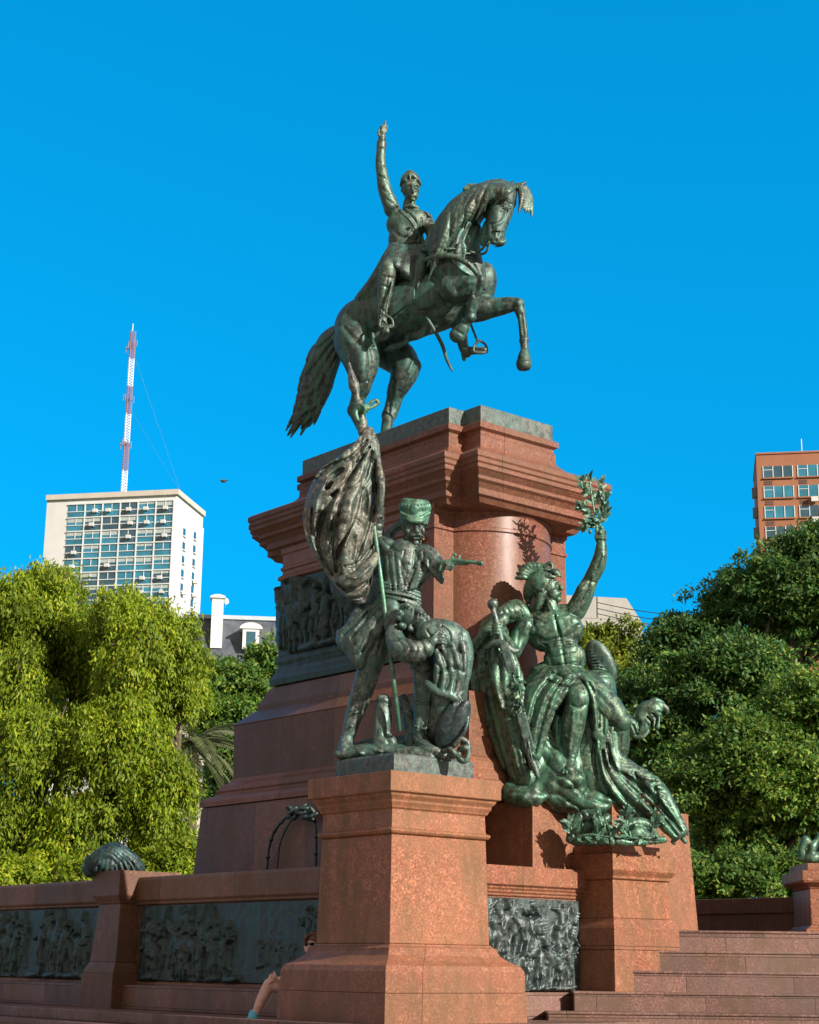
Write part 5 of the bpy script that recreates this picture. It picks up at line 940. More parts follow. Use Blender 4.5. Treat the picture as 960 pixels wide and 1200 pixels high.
# bronze palm arch leaning on the lower base
ya = MF.w(1.85-.1, 3.2, 3)[1]
yb = [MF.w(*MF.onA(x, 985, 1.72))[1] for x in (313, 371)]
T = empty('palm_wreath', P(345, 1010, ya), 'thin arched bronze palm wreath leaning against the shaded base behind the parapet', 'wreath')
Ys = Sculpt((yb[0]+yb[1])/2, .014, 1); dd = lambda x: (yb[0]+(yb[1]-yb[0])*(x-313)/58-(yb[0]+yb[1])/2)*70
Ys.s([(x, y, dd(x)) for x, y in ((313, 1018), (315, 996), (321, 976), (333, 960), (346, 952))], 1.7); Ys.s([(x, y, dd(x)) for x, y in ((325, 1018), (328, 990), (336, 970), (346, 956))], 1.2); Ys.s([(x, y, dd(x)) for x, y in ((370, 1018), (370.5, 990), (369, 966), (358, 952), (346, 952))], 1.7)
for x, y in ((318, 984), (314, 1004), (322, 974), (330, 964), (371, 980), (370, 1000)): Ys.e((x, y, dd(x)-1), (2.8, 2.4, 2.4))
Ys.build('stem', BZ_DARK, T)
Yl = Sculpt((yb[0]+yb[1])/2, .014, 1.4)
for i in range(26): x = 338+rg.uniform(0, 32); y = 950+abs(x-352)*.35+rg.uniform(-6, 6); Yl.e((x, y, dd(x)-4+rg.uniform(-4, 3)), (6.5, 2.6, 3), rg.uniform(-50, 50))
Yl.build('leaf_cluster', BZ_DARK, T)
# ------------------------------------------------------------------ trees
def leafmat(name, c1, c2, c3, trans=.35):
    m = M(name, .55, 0, .35); t = m.t
    g = t.nodes.new('ShaderNodeNewGeometry'); a = m.ramp(g.outputs['Random Per Island'], [(0, c1), (.5, c2), (1, c3)])
    a = m.mix(m.ramp(m.noise(.45, 3), [(.4, .55), (.62, 0.)]), a, tuple(x*.6 for x in c1))
    m.col(a); tr = t.nodes.new('ShaderNodeBsdfTranslucent'); m.l(a, tr.inputs[0]); mx = t.nodes.new('ShaderNodeMixShader'); mx.inputs[0].default_value = trans
    out = t.nodes['Material Output']; m.l(m.b.outputs[0], mx.inputs[1]); m.l(tr.outputs[0], mx.inputs[2]); m.l(mx.outputs[0], out.inputs[0]); return m.m
L_BRIGHT = leafmat('leaf_bright', (.10, .18, .009), (.25, .37, .015), (.48, .50, .03), .45)
L_DARK = leafmat('leaf_dark', (.035, .115, .035), (.085, .215, .045), (.27, .37, .06), .4)
L_MID = leafmat('leaf_mid', (.05, .15, .03), (.13, .26, .035), (.34, .42, .06), .42)
L_GOLD = leafmat('leaf_gold', (.10, .16, .015), (.20, .27, .02), (.40, .40, .05), .4)
bark = M('bark', .9); bark.col(bark.ramp(bark.noise(6, 4, stretch=(1, 1, .2)), [(.3, (.035, .024, .018)), (.7, (.13, .095, .07))])); bark.bump(bark.noise(14, 4, stretch=(1, 1, .2)), .8, .05)
def tree(name, label, Y, lobes, base, mat, tufts, leaves, size, droop=0., tuft_r=.45, seed=1, group=None, trunk_r=.35, flat=.6, aspect=2.3, clump=14):
    """lobes: (px, py, depth m, radius x px, radius y px); leaves sit in tufts scattered over the lobes' volume"""
    g = np.random.default_rng(seed); rg_ = random.Random(seed); Bx = P(base[0], base[1], Y); Bx[2] = 0
    T = empty(name, Bx, label, 'tree', group); cen = []
    for px, py, d, rx, ry in lobes:
        c0 = P(px, py, Y+d); m = ((c0-EYE)@fw)/FOC; cen.append((c0, rx*m, ry*m))
    wsum = sum(rx*rz for _, rx, rz in cen); PV = []; 
    for c0, rx, rz in cen:
        n = int(tufts*rx*rz/wsum)+1; nc_ = max(5, int(n/clump))
        cdir = g.normal(size=(nc_, 3)); cdir[:, 1] -= .35; cdir /= np.linalg.norm(cdir, axis=1)[:, None]
        ex_ = np.array([max(rx-1.9*tuft_r, .35*rx), max((rx+rz)*.45-1.9*tuft_r, .3*rx), max(rz-1.7*tuft_r, .35*rz)]); ccen = c0+cdir*ex_*g.uniform(.6, 1.05, (nc_, 1)); crad = tuft_r*g.uniform(1.1, 2.3, nc_)
        wch = g.integers(0, nc_, n); dirs = g.normal(size=(n, 3)); dirs /= np.linalg.norm(dirs, axis=1)[:, None]; dirs += cdir[wch]*.7+np.array([0, 0, .45]); dirs /= np.linalg.norm(dirs, axis=1)[:, None]
        tc = ccen[wch]+dirs*crad[wch][:, None]*g.uniform(.55, 1.1, (n, 1))*np.array([1, 1, .75]); tr = tuft_r*g.uniform(.35, .95, n)
        k = leaves; q = g.normal(size=(n, k, 3)); q /= np.linalg.norm(q, axis=2)[..., None]; q *= g.uniform(0, 1, (n, k, 1))**.45
        q *= np.array([1, 1, flat]); q[..., 2] -= .35*(q[..., 0]**2+q[..., 1]**2)
        pos = tc[:, None]+q*tr[:, None, None]
        if droop: pos[..., 2] -= g.uniform(0, 1, (n, k))**1.3*droop*tr[:, None]*2; 
        PV.append((pos.reshape(-1, 3), np.repeat(dirs, k, 0)))
    pos = np.concatenate([p for p, _ in PV]); out = np.concatenate([d for _, d in PV]); N = len(pos)
    ax = g.normal(size=(N, 3))*.75+out*.35; ax[:, 2] -= .35+droop*1.2; ax /= np.linalg.norm(ax, axis=1)[:, None]
    nr = g.normal(size=(N, 3))*.55+out*.8+np.array([0, 0, .55]); sd_ = np.cross(ax, nr); sd_ /= np.linalg.norm(sd_, axis=1)[:, None]+1e-6
    L = size*g.uniform(.6, 1.3, N)[:, None]; W = L/aspect/2; nn = np.cross(sd_, ax)*L*.12
    V = np.stack([pos, pos+ax*L*.45+sd_*W-nn*.3, pos+ax*L, pos+ax*L*.45-sd_*W-nn*.3], 1).reshape(-1, 3); F = np.arange(N*4).reshape(-1, 4)
    meshobj('crown', V, F, mat, T)
    m = MB(); top = np.mean([c[0] for c in cen], 0); h1 = Bx*np.array([1, 1, 0])+np.array([0, 0, max(1.5, min(c[0][2]-c[2]*.6 for c in cen))])
    m.tube(catmull([Bx, Bx*.7+h1*.3+np.array([.15, 0, 0]), h1], 4), np.linspace(trunk_r*1.35, trunk_r*.8, 9), 10)
    for c0, rx, rz in cen:
        e1 = c0+np.array([rg_.uniform(-.3, .3)*rx, 0, rz*.3]); mid = h1*.45+e1*.55+np.array([rg_.uniform(-.5, .5), rg_.uniform(-.5, .5), -.25*rz])
        m.tube(catmull([h1-np.array([0, 0, .2]), mid, e1], 4), np.linspace(trunk_r*.55, trunk_r*.12, 9), 7)
        for j in range(7):
            dd_ = np.array([rg_.uniform(-1, 1), rg_.uniform(-1, .6), rg_.uniform(-.4, 1)]); dd_ /= np.linalg.norm(dd_); e2 = c0+dd_*np.array([rx, rx*.8, rz])*.85
            s0 = mid+(e1-mid)*rg_.uniform(0, .9); m.tube([s0, s0*.5+e2*.5+np.array([0, 0, .15*rz*rg_.uniform(-1, 1)]), e2], [trunk_r*.2, trunk_r*.13, trunk_r*.04], 5)
    smooth_obj(m.build('trunk', bark.m, T)); return T
tree('broadleaf_tree', 'tallest bright yellow-green tree with drooping foliage at the left edge', 64, [(45, 725, 0, 72, 78), (-20, 800, 1, 75, 110), (120, 760, 1.5, 55, 75), (50, 880, -4, 80, 80), (-10, 980, -4, 90, 80), (70, 690, 1, 35, 38), (90, 980, -5, 80, 75), (20, 800, -2, 50, 60), (30, 800, 3, 90, 90)], (40, 1100), L_BRIGHT, 2300, 85, .22, 1.0, .62, 3, None, .5, .8, 3)
tree('broadleaf_tree', 'bright yellow-green tree right of the tallest one, in front of the pale office tower', 60, [(165, 770, 0, 62, 78), (205, 790, .5, 34, 70), (150, 870, -1, 72, 80), (190, 940, -1.5, 48, 80), (185, 1000, -1, 50, 50), (195, 730, 1, 30, 42), (140, 715, 1, 40, 38)], (165, 1100), L_BRIGHT, 1700, 85, .21, 1.0, .58, 4, None, .45, .8, 3)
tree('broadleaf_tree', 'darker green tree below the slate mansard roof, left of the monument', 84, [(285, 805, 0, 46, 48), (318, 785, 1, 32, 36), (262, 850, -1, 42, 45), (300, 868, 0, 50, 50), (255, 800, 2, 26, 26), (290, 920, 0, 60, 60)], (290, 1100), L_MID, 1200, 80, .27, 0, .8, 5, None, .35, .5)
tree('broadleaf_tree', 'small sunlit treetop just right of the raised arm of the seated warrior', 72, [(715, 765, 0, 42, 38), (740, 800, 0, 40, 50), (690, 800, 1, 40, 50), (730, 870, 1, 60, 70)], (715, 1100), L_GOLD, 800, 80, .26, 0, .8, 6, None, .35, .5)
tree('broadleaf_tree', 'large dark green tree spreading behind the stairs with its top under the brick building', 52, [(925, 690, 0, 62, 62), (870, 722, 1, 56, 54), (812, 765, 1, 48, 50), (770, 835, 0, 54, 70), (965, 700, 0, 60, 80), (968, 650, 0, 30, 40), (860, 800, -1, 80, 70), (800, 920, 0, 70, 80), (740, 900, 2, 50, 90), (930, 860, 0, 70, 90), (770, 990, 0, 60, 60), (870, 990, 0, 80, 60)], (860, 1090), L_DARK, 3600, 105, .18, 0, .72, 7, None, .55, .45)
tree('broadleaf_tree', 'nearer tree with a lit golden green crown in front of the large dark tree', 46, [(880, 885, 0, 70, 50), (840, 925, 0, 50, 45), (930, 920, -1, 60, 60), (955, 830, 0, 34, 46), (890, 975, 0, 70, 50), (965, 960, -1, 40, 60)], (900, 1090), L_MID, 1600, 95, .16, 0, .6, 8, None, .35, .45)
tree('shrub', 'low green shrub behind the dark wall at the top of the stairs', 38, [(840, 1035, 0, 32, 30), (890, 1040, 0, 36, 28), (935, 1030, .5, 40, 38), (975, 1040, 0, 40, 30), (790, 1040, 1, 40, 40)], (880, 1110), L_MID, 420, 80, .15, 0, .42, 9, None, .08, .6)['category'] = 'shrub'
tree('shrub', 'bright hedge-like shrub low behind the left parapet', 56, [(20, 1030, 0, 50, 40), (90, 1040, 0, 50, 40), (160, 1035, 0, 50, 46), (205, 1020, .5, 28, 50), (-20, 1040, 0, 50, 40)], (100, 1110), L_BRIGHT, 800, 85, .19, .3, .5, 10, None, .08, .6, 2.6)['category'] = 'shrub'
# palm
Yp2 = 66; pb = P(222, 1100, Yp2); pb[2] = 0; pc = P(222, 872, Yp2)
T = empty('palm_tree', pb, 'palm tree with drooping fronds peeking out between the bright tree and the pedestal', 'palm')
m = MB(); m.tube(catmull([pb, pb*.5+pc*.5+np.array([.1, 0, 0]), pc], 6), .24, 10); smooth_obj(m.build('trunk', bark.m, T))
L_PALM = leafmat('leaf_palm', (.06, .085, .03), (.11, .14, .05), (.20, .21, .09), .3)
for i in range(30):
    az = i*2.399; up = .95-1.5*(i/29); m = MB(); Lf = 4.0*rnd.uniform(.85, 1.1); pts = []
    for j in range(13):
        t = j/12; pts.append(pc+np.array([math.cos(az)*Lf*t*math.cos(up*.6), math.sin(az)*Lf*t*math.cos(up*.6), Lf*(t*math.sin(up)*1.0-.75*t*t)]))
    m.tube(pts, np.linspace(.045, .006, 13), 4)
    for j in range(1, 40):
        t = j/40*12; k = min(int(t), 11); p = pts[k]+(pts[k+1]-pts[k])*(t-k); d = pts[k+1]-pts[k]; d /= np.linalg.norm(d); sd_ = np.cross(d, [0, 0, 1.]); sd_ /= np.linalg.norm(sd_)
        for q in (-1, 1):
            e = d*.55+sd_*q*.75+np.array([0, 0, -.35]); Ls = .62*math.sin(math.pi*min(1, .15+.8*j/40)); m.add([p, p+e*Ls*.5+np.array([0, 0, .025]), p+e*Ls, p+e*Ls*.5-np.array([0, 0, .025])], [(0, 1, 2, 3)])
    m.build('frond', L_PALM, T)

# ------------------------------------------------------------------ buildings
def plain(name, c, rough=.8, var=.12, sc=.4, bmp=.1):
    m = M(name, rough); n = m.noise(sc, 5, .7); n2 = m.noise(sc*.8, 4, .7, stretch=(3, 3, .3)); a = m.ramp(n, [(.3, tuple(x*(1-var) for x in c)), (.7, c)]); a = m.mix(m.ramp(n2, [(.52, 0.), (.75, .35)]), a, tuple(x*.6 for x in c)); m.col(a); m.bump(m.noise(sc*30, 2), bmp, .02); return m.m
def glass(name, c, rough=.08):
    m = M(name, rough, 0, .8); m.col(m.ramp(m.noise(.35, 2), [(.35, tuple(x*.6 for x in c)), (.65, c)])); m.b.inputs['Coat Weight'].default_value = .6; return m.m
WHITE = plain('white_render', (.62, .63, .62), .8, .12, .12); GLASS = glass('window_glass', (.03, .10, .14)); BLIND = plain('blind', (.42, .48, .46), .6, .2, 1.5); FRAMEW = plain('window_frame_paint', (.62, .66, .66), .5)
GLASSB = glass('window_glass_blue', (.02, .22, .33)); ACM = plain('ac_casing', (.62, .62, .60), .5)
Yt = 300; th = math.radians(11.5); tf = Frame(P(207.6, 574, Yt)*np.array([1, 1, 0]), th)     # u: side wall, v: front wall, leftwards
z1 = P(207.6, 574, Yt)[2]; wl_ = tf.onA(54.5, 600, 0)[1]; sr = tf.onB(236, 650, 0)[0]; sr2 = tf.onB(242, 650, 0)[0]
T = empty('office_tower', tf.w(10, wl_/2, 0), 'pale slab office tower with a grid of blue windows and a radio mast on top', 'building')
m = MB(); m.box(tf, 0, sr, 0, wl_, 0, z1-1.0); m.build('wall', WHITE, T, frame=tf)
m = MB(); m.box(tf, -.5, sr, -.5, wl_+.1, z1-.99, z1); m.build('parapet_band', plain('tower_parapet', (.55, .50, .42), .8), T, frame=tf)
m = MB(); m.box(tf, sr+.01, sr2, .8, wl_*.8, 0, z1-2.6); m.build('rear_wing', WHITE, T, frame=tf)
m = MB(); m.box(tf, 5, 11, 8, 14, z1+.01, z1+1.3); m.build('roof_hut', WHITE, T, frame=tf)
gL = tf.onA(79.5, 610, 0)[1]; gR = tf.onA(204.5, 600, 0)[1]; fh = (tf.onA(205, 586, 0)[2]-tf.onA(200, 703, 0)[2])/7.15; gt = z1-1.9; nc = 6; cw = (gL-gR)/nc
rg = random.Random(44)
nfl = 11
for r_ in range(nfl):
    zt = gt-r_*fh
    for c in range(nc):
        b0 = gR+c*cw; b1 = b0+cw; bl = rg.random() < .45
        m = MB(); m.box(tf, -.30, -.004, b0, b0+.22, zt-fh, zt); m.box(tf, -.30, -.004, b0+.22, b1, zt-.22, zt); m.box(tf, -.22, -.004, b0+.22, b1, zt-fh*.62, zt-fh*.62+.14); m.box(tf, -.22, -.004, (b0+b1)/2, (b0+b1)/2+.1, zt-fh*.62+.141, zt-.221)
        w_ = m.build('window', FRAMEW, T, frame=tf)
        m = MB(); m.box(tf, -.10, -.006, b0+.22, b1, zt-fh+.01, zt-fh*.62-.001); m.box(tf, -.10, -.006, b0+.22, (b0+b1)/2-.001, zt-fh*.62+.141, zt-.221); m.box(tf, -.10, -.006, (b0+b1)/2+.101, b1, zt-fh*.62+.141, zt-.221); m.build('pane', GLASSB if rg.random() < .5 else GLASS, w_, frame=tf)
        if bl:
            m = MB(); hb = rg.uniform(.15, .33)*fh; m.box(tf, -.13, -.105, b0+.24, b1-.02, zt-.24-hb, zt-.24); m.build('blind', BLIND, w_, frame=tf)
        if rg.random() < .6 and r_ < 9:
            p0 = b0+cw*rg.uniform(.25, .6); m = MB(); m.box(tf, -.95, -.301, p0, p0+.85, zt-fh*.66-.2, zt-fh*.66+.42); m.build('air_conditioner', ACM, T, frame=tf)
for r_ in range(10):
    for k, bb in enumerate((.33, .72)):
        if rg.random() < .15: continue
        a0 = sr*bb; zz = z1-5.0-r_*fh-k*1.8; m = MB(); m.box(tf, a0-sr*.045, a0+sr*.045, -.05, -.004, zz, zz+1.5); w_ = m.build('window', GLASS, T, frame=tf)
        m = MB(); m.box(tf, a0-sr*.05, a0+sr*.05, -.3, -.051, zz-.2, zz-.01); m.build('sill', FRAMEW, w_, frame=tf)
        if rg.random() < .45: m = MB(); m.box(tf, a0-sr*.04, a0+sr*.03, -1.0, -.305, zz-.7, zz-.02); m.build('air_conditioner', ACM, T, frame=tf)
# mast
mb = P(144.5, 573, Yt+8); mt = P(155, 388, Yt+8); mt = np.array([mb[0]+(mt[0]-mb[0])*.25, mb[1], mt[2]]); mb[2] = z1+.3
T = empty('radio_mast', mb, 'tall red and white lattice radio mast standing on the office tower roof', 'mast')
RED = plain('mast_red', (.34, .16, .17), .6); WHT = plain('mast_white', (.80, .80, .78), .5)
nb = 6; H = mt[2]-mb[2]
for k in range(nb):
    m = MB(); za, zb = k/nb, (k+1)/nb; ww = .62
    cs = [(ww*math.cos(a), ww*math.sin(a)) for a in (.3, .3+2.094, .3+4.189)]; q = lambda i, t: mb+(mt-mb)*t+np.array([cs[i][0], cs[i][1], 0])
    for i in range(3): m.tube([q(i, za), q(i, zb)], .085, 5)
    for j in range(10):
        t0, t1 = za+(zb-za)*j/10, za+(zb-za)*(j+1)/10
        for i in range(3): m.tube([q(i, t0), q((i+1) % 3, t1)], .045, 4); m.tube([q(i, t0), q((i+1) % 3, t0)], .045, 4)
    m.build('lattice_section', [WHT, RED, WHT, RED, WHT, RED][k], T)
for zf in (.32, .58, .90):
    m = MB(); c0 = mb+(mt-mb)*zf
    for i in range(6):
        a = i*1.05; e = c0+np.array([1.0*math.cos(a), 1.0*math.sin(a), rg.uniform(-1, 1)]); m.tube([c0, e], .07, 4); m.tube([e-np.array([0, 0, .7]), e+np.array([0, 0, .7])], .08, 4)
    m.build('antenna_ring', plain('antenna_grey', (.25, .20, .22), .6), T)
m = MB(); m.tube([mt, mt+np.array([0, 0, 1.6])], .08, 4); m.build('antenna_rod', WHT, T)
for zf, (a_, b_) in ((.55, (sr*.9, 2)), (.9, (sr*.95, 3))):
    m = MB(); m.tube([mb+(mt-mb)*zf, tf.w(a_, b_, z1)], .016, 4); m.build('guy_wire', plain('wire', (.12, .14, .16), .6), T)
# mansard building
SLATE = M('slate', .6); _s = SLATE.noise(1.2, 4); SLATE.col(SLATE.ramp(_s, [(.3, (.035, .045, .06)), (.7, (.10, .115, .14))])); 
Ym = 130; mf = Frame(P(330, 719, Ym)*np.array([1, 1, 0]), math.radians(84)); zr = P(330, 719, Ym)[2]
x0 = mf.onB(196, 722, 0)[0]; T = empty('mansard_building', mf.w(x0/2, 3, 0), 'old building with dark slate mansard roof, white chimney and arched dormers behind the trees', 'building')
m = MB(); m.box(mf, x0, 8, 0, 14, 0, zr-4.2); m.build('wall', plain('old_wall', (.5, .46, .38), .8), T, frame=mf)
m = MB(); m.add([mf.w(*p) for p in ((x0, -.1, zr-4.2), (8, -.1, zr-4.2), (8, 14, zr-4.2), (x0, 14, zr-4.2), (x0+.4, 1.6, zr-.3), (7.5, 1.6, zr-.3), (7.5, 13, zr-.3), (x0+.4, 13, zr-.3))], [(3, 2, 1, 0), (4, 5, 6, 7), (0, 1, 5, 4), (1, 2, 6, 5), (2, 3, 7, 6), (3, 0, 4, 7)]); roof = m.build('roof', SLATE.m, T, frame=mf)
m = MB(); m.box(mf, x0+.3, 7.6, 1.45, 13, zr-.299, zr+.02); m.build('roof_edge', plain('zinc', (.42, .48, .52), .4), roof, frame=mf)
c0, c1 = mf.onB(248.5, 710, .5)[0], mf.onB(262, 710, .5)[0]; m = MB(); zc = mf.onB(255, 703, .5)[2]; m.box(mf, c0, c1, .3, 1.4, zr-2.9, zc); m.build('chimney', WHITE, roof, frame=mf)
m = MB(); m.loft(mf, rect(c0, c1, .3, 1.4), [(.0, zc+.002), (.16, zc+.12), (.16, zc+.2), (.05, zc+.32), (-.3, zc+.5)]); m.build('chimney_cap', WHITE, roof, frame=mf)
d0, d1 = mf.onB(281, 735, .1)[0], mf.onB(308, 735, .1)[0]
for k in range(3):
    ox = k*(d1-d0)*2.0; zd = mf.onB(290, 738, .1)[2]; cx_ = (d0+d1)/2+ox; wd = (d1-d0)/2
    m = MB(); m.box(mf, cx_-wd*.72, cx_+wd*.72, -.25, 1.2, zd-1.6, zd); dm_ = m.build('dormer', WHITE, roof, frame=mf)
    m = MB(); m.box(mf, cx_-wd*.4, cx_+wd*.4, -.27, -.253, zd-1.5, zd-.2); m.build('pane', GLASS, dm_, frame=mf)
    m = MB(); prof = [(cx_+wd*1.0*math.cos(math.pi*i/10), zd+.02+wd*.55*math.sin(math.pi*i/10)) for i in range(11)]
    V = [mf.w(a, -.35, z) for a, z in prof]+[mf.w(a, 1.2, z) for a, z in prof]; m.add(V, [tuple(range(11))[::-1], tuple(range(11, 22))]+[(i, i+1, i+12, i+11) for i in range(10)]+[(0, 11, 21, 10)]); m.build('pediment', WHITE, dm_, frame=mf)
S_ = Sculpt(Ym, .07, 1); S_.e((265.5, 705, 0), (3.2, 4, 1.4), 0, 1, yaw=30); S_.c((265.5, 706, 1), (263, 716, 1), .5, .5, .5); S_.build('satellite_dish', WHT, T)
# concrete block
Yc = 190; cf = Frame(P(742, 716, Yc)*np.array([1, 1, 0]), math.radians(80)); zt_ = cf.onB(730, 701, 0)[2]; a_l = cf.onB(660, 710, 0)[0]; a_r = cf.onB(734, 701, 0)[0]
T = empty('concrete_building', cf.w(a_l/2, 6, 0), 'plain grey concrete building top with a slanted right end behind the warrior arm', 'building')
CONC = plain('concrete', (.34, .33, .30), .85, .2, .3)
m = MB(); m.add([cf.w(*p) for p in ((a_l, 0, 0), (3.4, 0, 0), (3.4, 12, 0), (a_l, 12, 0), (a_l, 0, zt_-2.6), (1.0, 0, zt_-2.6), (1.0, 12, zt_-2.6), (a_l, 12, zt_-2.6))], [(3, 2, 1, 0), (4, 5, 6, 7), (0, 1, 5, 4), (1, 2, 6, 5), (2, 3, 7, 6), (3, 0, 4, 7)]); m.build('wall', CONC, T, frame=cf)
m = MB(); m.add([cf.w(*p) for p in ((a_l, -.05, zt_-2.59), (.9, -.05, zt_-2.59), (.9, 12, zt_-2.59), (a_l, 12, zt_-2.59), (a_l, -.05, zt_), (a_r, -.05, zt_), (a_r, 12, zt_), (a_l, 12, zt_))], [(3, 2, 1, 0), (4, 5, 6, 7), (0, 1, 5, 4), (1, 2, 6, 5), (2, 3, 7, 6), (3, 0, 4, 7)]); m.build('roof_block', CONC, T, frame=cf)
jx = cf.onB(699, 710, 0)[0]; m = MB(); m.box(cf, jx, jx+.15, -.09, -.052, zt_-2.5, zt_-.02); m.build('joint', plain('joint_dark', (.1, .1, .1)), T, frame=cf)
# wires
for i, (ya_, yb_) in enumerate(((706, 699), (713, 708), (719, 716))):
    m = MB(); A_, B_ = P(700, ya_, Yc-4), P(1010, yb_-22, Yc-60); pts = [A_+(B_-A_)*t/12-np.array([0, 0, 2.2*math.sin(math.pi*t/12)]) for t in range(13)]
    m.tube(pts, .045, 4); o = m.build('overhead_wire', plain('cable', (.05, .06, .07)), None)
    tag(o, ['thin dark overhead wire, uppermost of three above the right treetops', 'thin dark overhead wire, middle of three above the right treetops', 'thin dark overhead wire, lowest of three above the right treetops'][i], 'wire', 'overhead wires crossing the sky at right')
# brick building
BR = plain('brick_red', (.34, .14, .072), .85, .2, .25); Yr = 230; rf = Frame(P(886, 533, Yr)*np.array([1, 1, 0]), math.radians(100)); zt = P(886.3, 533, Yr)[2]
T = empty('brick_building', rf.w(10, 5, 0), 'orange brick apartment building with ribbon windows at the right edge', 'building')
a_e = rf.onB(1040, 560, 0)[0]
m = MB(); m.box(rf, 0, a_e, 0, 14, 0, zt); m.build('wall', BR, T, frame=rf)
pm = lambda px, py: rf.onB(px, py, 0)
w0, w1, w2 = pm(894.5, 555)[0], pm(929, 555)[0], pm(935, 555)[0]; wz = pm(900, 546.5)[2]; fh = (pm(900, 546.5)[2]-pm(900, 617.5)[2])/3; wh = (pm(900, 546.5)[2]-pm(900, 560)[2]); pw_ = w2-w0
for r_ in range(9):
    for c in range(3):
        a0 = w0+c*pw_; z_ = wz-r_*fh; ww = w1-w0
        m = MB(); m.box(rf, a0, a0+ww, -.02, -.004, z_-wh, z_); w_ = m.build('window', GLASSB if (r_+c) % 3 else GLASS, T, frame=rf)
        m = MB()
        for q in (0, 1/3, 2/3, 1): m.box(rf, a0+ww*q-.06, a0+ww*q+.06, -.10, -.021, z_-wh, z_)
        m.box(rf, a0+.061, a0+ww/3-.061, -.09, -.021, z_-wh*.35, z_-wh*.35+.08); m.build('frame', FRAMEW, w_, frame=rf)
        m = MB(); m.box(rf, a0-.1, a0+ww+.1, -.25, -.004, z_-wh-.2, z_-wh-.01); m.build('sill', BR, w_, frame=rf)
        m = MB(); m.box(rf, a0+.1, a0+ww*.3, -.06, -.004, z_-wh-1.05, z_-wh-.82); m.box(rf, a0+.1, a0+ww*.3, -.06, -.004, z_-wh-.7, z_-wh-.5); m.build('vent_slot', plain('slot_dark', (.1, .06, .05)), T, frame=rf)
        if rg.random() < .4: m = MB(); m.box(rf, a0+ww*.4, a0+ww*.4+1.0, -.8, -.27, z_-wh-.9, z_-wh-.2); m.build('air_conditioner', ACM, T, frame=rf)
for r_ in range(4):
    m = MB(); z_ = wz-fh*(1.5+r_)+.6; m.box(rf, -.75, -.01, 2, 3.2, z_, z_+1.4); m.build('air_conditioner', GLASS, T, frame=rf)
m = MB(); m.box(rf, -.08, a_e, -.15, 14, zt+.002, zt+.25); m.build('roof_edge', BR, T, frame=rf)
m = MB(); q = rf.onB(940, 530, 4); m.tube([rf.w(q[0], 4, zt), rf.w(q[0], 4, zt+3.4)], .06, 5); m.build('antenna_rod', WHT, T)
# bird
S_ = Sculpt(60, .02, 1); S_.s([(259.5, 564.4, 0), (262.5, 564, 0), (265.3, 564.6, 0)], [.7, 1.5, .5]); S_.s([(262, 564, -2), (260, 562.6, -6), (256.5, 563.4, -10)], [1, .9, .3]); S_.s([(262, 564, 2), (264.5, 562.6, 6), (268, 563.6, 10)], [1, .9, .3])
bd = M('dark_feathers', .8); bd.col((.03, .03, .035)); tag(S_.build('bird', bd.m), 'small dark bird flying in the sky left of the monument', 'bird')
# ------------------------------------------------------------------ seated visitor
YV = 25.75; V_ = Sculpt(YV, .0115, 1.5); rg = random.Random(2)
skin = M('skin', .5); skin.col(skin.ramp(skin.noise(9, 3), [(.3, (.50, .29, .24)), (.7, (.66, .42, .35))])); skin.b.inputs['Subsurface Weight'].default_value = .1
T = empty('person', P(345, 1170, YV), 'visitor with sunglasses sitting hidden behind the foreground pedestal, one knee hugged, pale blue shoe', 'person')
V_.e((368, 1107, 8), (10, 12.5, 11), 0, 2); V_.e((362.5, 1112, 4), (5.6, 6, 6), 0, 2); V_.e((358, 1109, 3), (2, 2.6, 1.8), 20, 1); V_.c((358.8, 1114, 3), (361, 1114.3, -1), .9, .9, .5)
V_.c((370, 1112, 10), (374, 1124, 12), 5, 5.5, 3); V_.e((373, 1107, -3), (2, 3, 1.4), 0, .6)
V_.s([(376, 1130, 12), (380, 1150, 14), (384, 1170, 14)], [13, 13, 14], 4); V_.s([(384, 1172, 10), (350, 1160, 2), (318, 1153, -4)], [10, 8.5, 6.6], 3); V_.s([(316, 1153, -4), (306, 1172, -2), (299, 1190, 0)], [6.8, 5.6, 3.8], 3); V_.s([(299, 1190, 0), (296, 1196, -6), (290, 1198, -12)], [4, 3.6, 2.6], 1)
V_.s([(384, 1172, 20), (366, 1176, 24), (360, 1190, 20)], [10, 8, 6], 3)
V_.s([(368, 1130, 4), (350, 1146, -6), (328, 1147, -12)], [5.4, 4.2, 3], 2); V_.e((321.5, 1145, -12), (3.8, 3.8, 2.4), 0, 1)
for i in range(4): V_.s([(320.5+i*.2, 1141.5+i*2.5, -13), (317, 1142.5+i*2.6, -14), (315.4, 1145.5+i*2.5, -12)], [1.2, .95], .4, 3)
V_.s([(323, 1142, -13), (321, 1138.6, -13.5)], [1.3, 1], .5, 3); V_.build('body', skin.m, T)
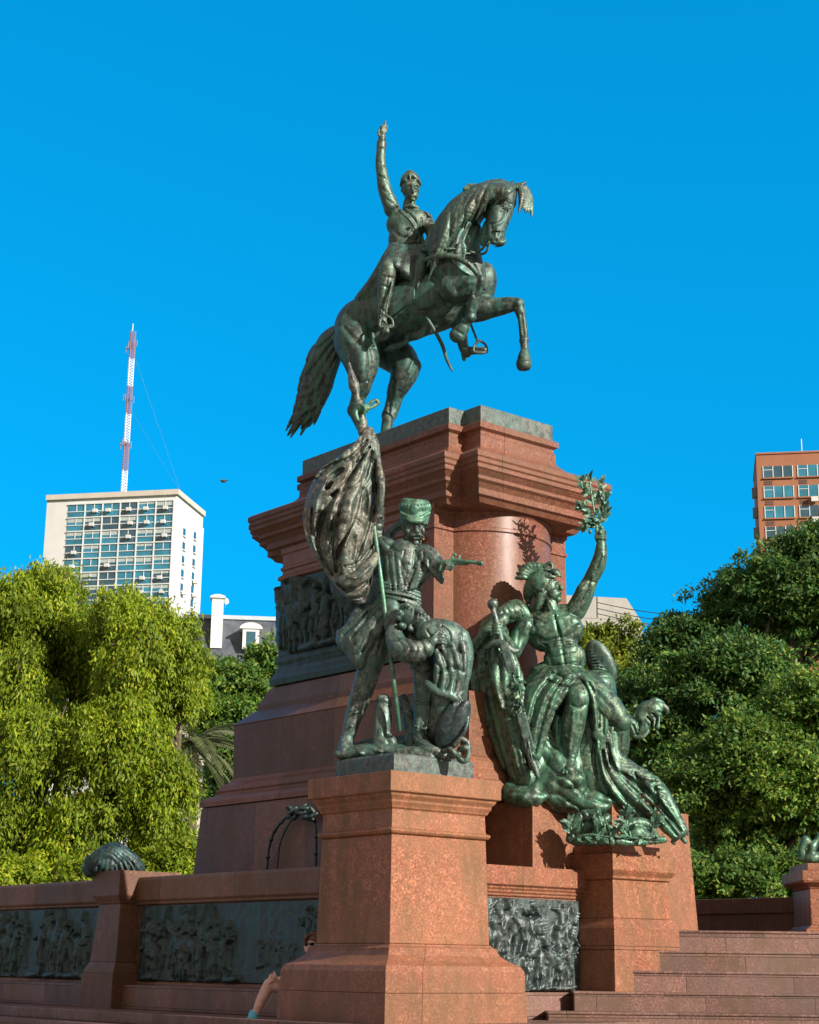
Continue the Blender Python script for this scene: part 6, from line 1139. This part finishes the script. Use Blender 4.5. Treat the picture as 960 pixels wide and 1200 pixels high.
q = Sculpt(YV, .011, 1.2); q.e((369, 1102, 9), (11, 10, 12), 0, 1); q.e((376, 1108, 12), (7, 12, 10), 0, 2)
for i in range(12): q.s([(366+i, 1093+abs(i-5)*.3, 2), (358.6+i*.6, 1098+i*.5, -2+i), (357.6+i*1.2, 1105+i*.9, 1+i)], [1.6, 1.8, .8], .6, 3)
q.e((361, 1112, 0), (6.2, 7.2, 8), 0, .5, sub=True)
hm_ = M('brown_hair', .6); hm_.col((.13, .055, .03)); q.build('hair', hm_.m, T)
q = Sculpt(YV, .009, .4); q.e((358.5, 1106.4, 0), (2.6, 2.2, 2.8), 0, .4); q.e((365, 1106.2, -6.2), (3.2, 2.3, 1.4), 0, .4); q.c((360, 1105.6, -4), (364, 1105.4, -6), .5, .5); q.s([(367, 1105.4, -6), (372, 1105.6, -4), (376, 1106.4, 2)], .5, .3)
bl_ = M('black_plastic', .15); bl_.col((.01, .01, .012)); q.build('sunglasses', bl_.m, T)
def cloth(name, c): m = M(name, .85); m.col(m.ramp(m.noise(6, 3), [(.3, tuple(x*.75 for x in c)), (.7, c)])); return m.m
q = Sculpt(YV, .012, 1.5); q.s([(297.5, 1189, 0), (295.5, 1195, -5), (288, 1198.5, -12)], [6, 5.8, 4], 1); q.build('shoe', cloth('shoe_blue', (.12, .50, .68)), T)
q = Sculpt(YV, .012, 1.5); q.s([(376, 1128, 12), (381, 1150, 14), (385, 1172, 14)], [14.5, 14.5, 15.5], 4); q.s([(385, 1174, 10), (356, 1163, 3)], [11.5, 10], 3); q.s([(385, 1174, 20), (360, 1166, 20)], [11.5, 10], 3); q.build('dark_clothes', cloth('black_cloth', (.02, .02, .03)), T)
bgp = P(300, 1205, 26.4); q = Sculpt(26.4, .014, 2); q.b((296, 1206, 0), (20, 7.5, 12), -2, 2, rd=3); q.s([(284, 1200, 0), (292, 1193, -2), (302, 1199, 0)], 1.2, .5)
tag(q.build('bag', cloth('magenta_cloth', (.60, .03, .22))), 'magenta bag lying at the feet of the seated visitor', 'bag')
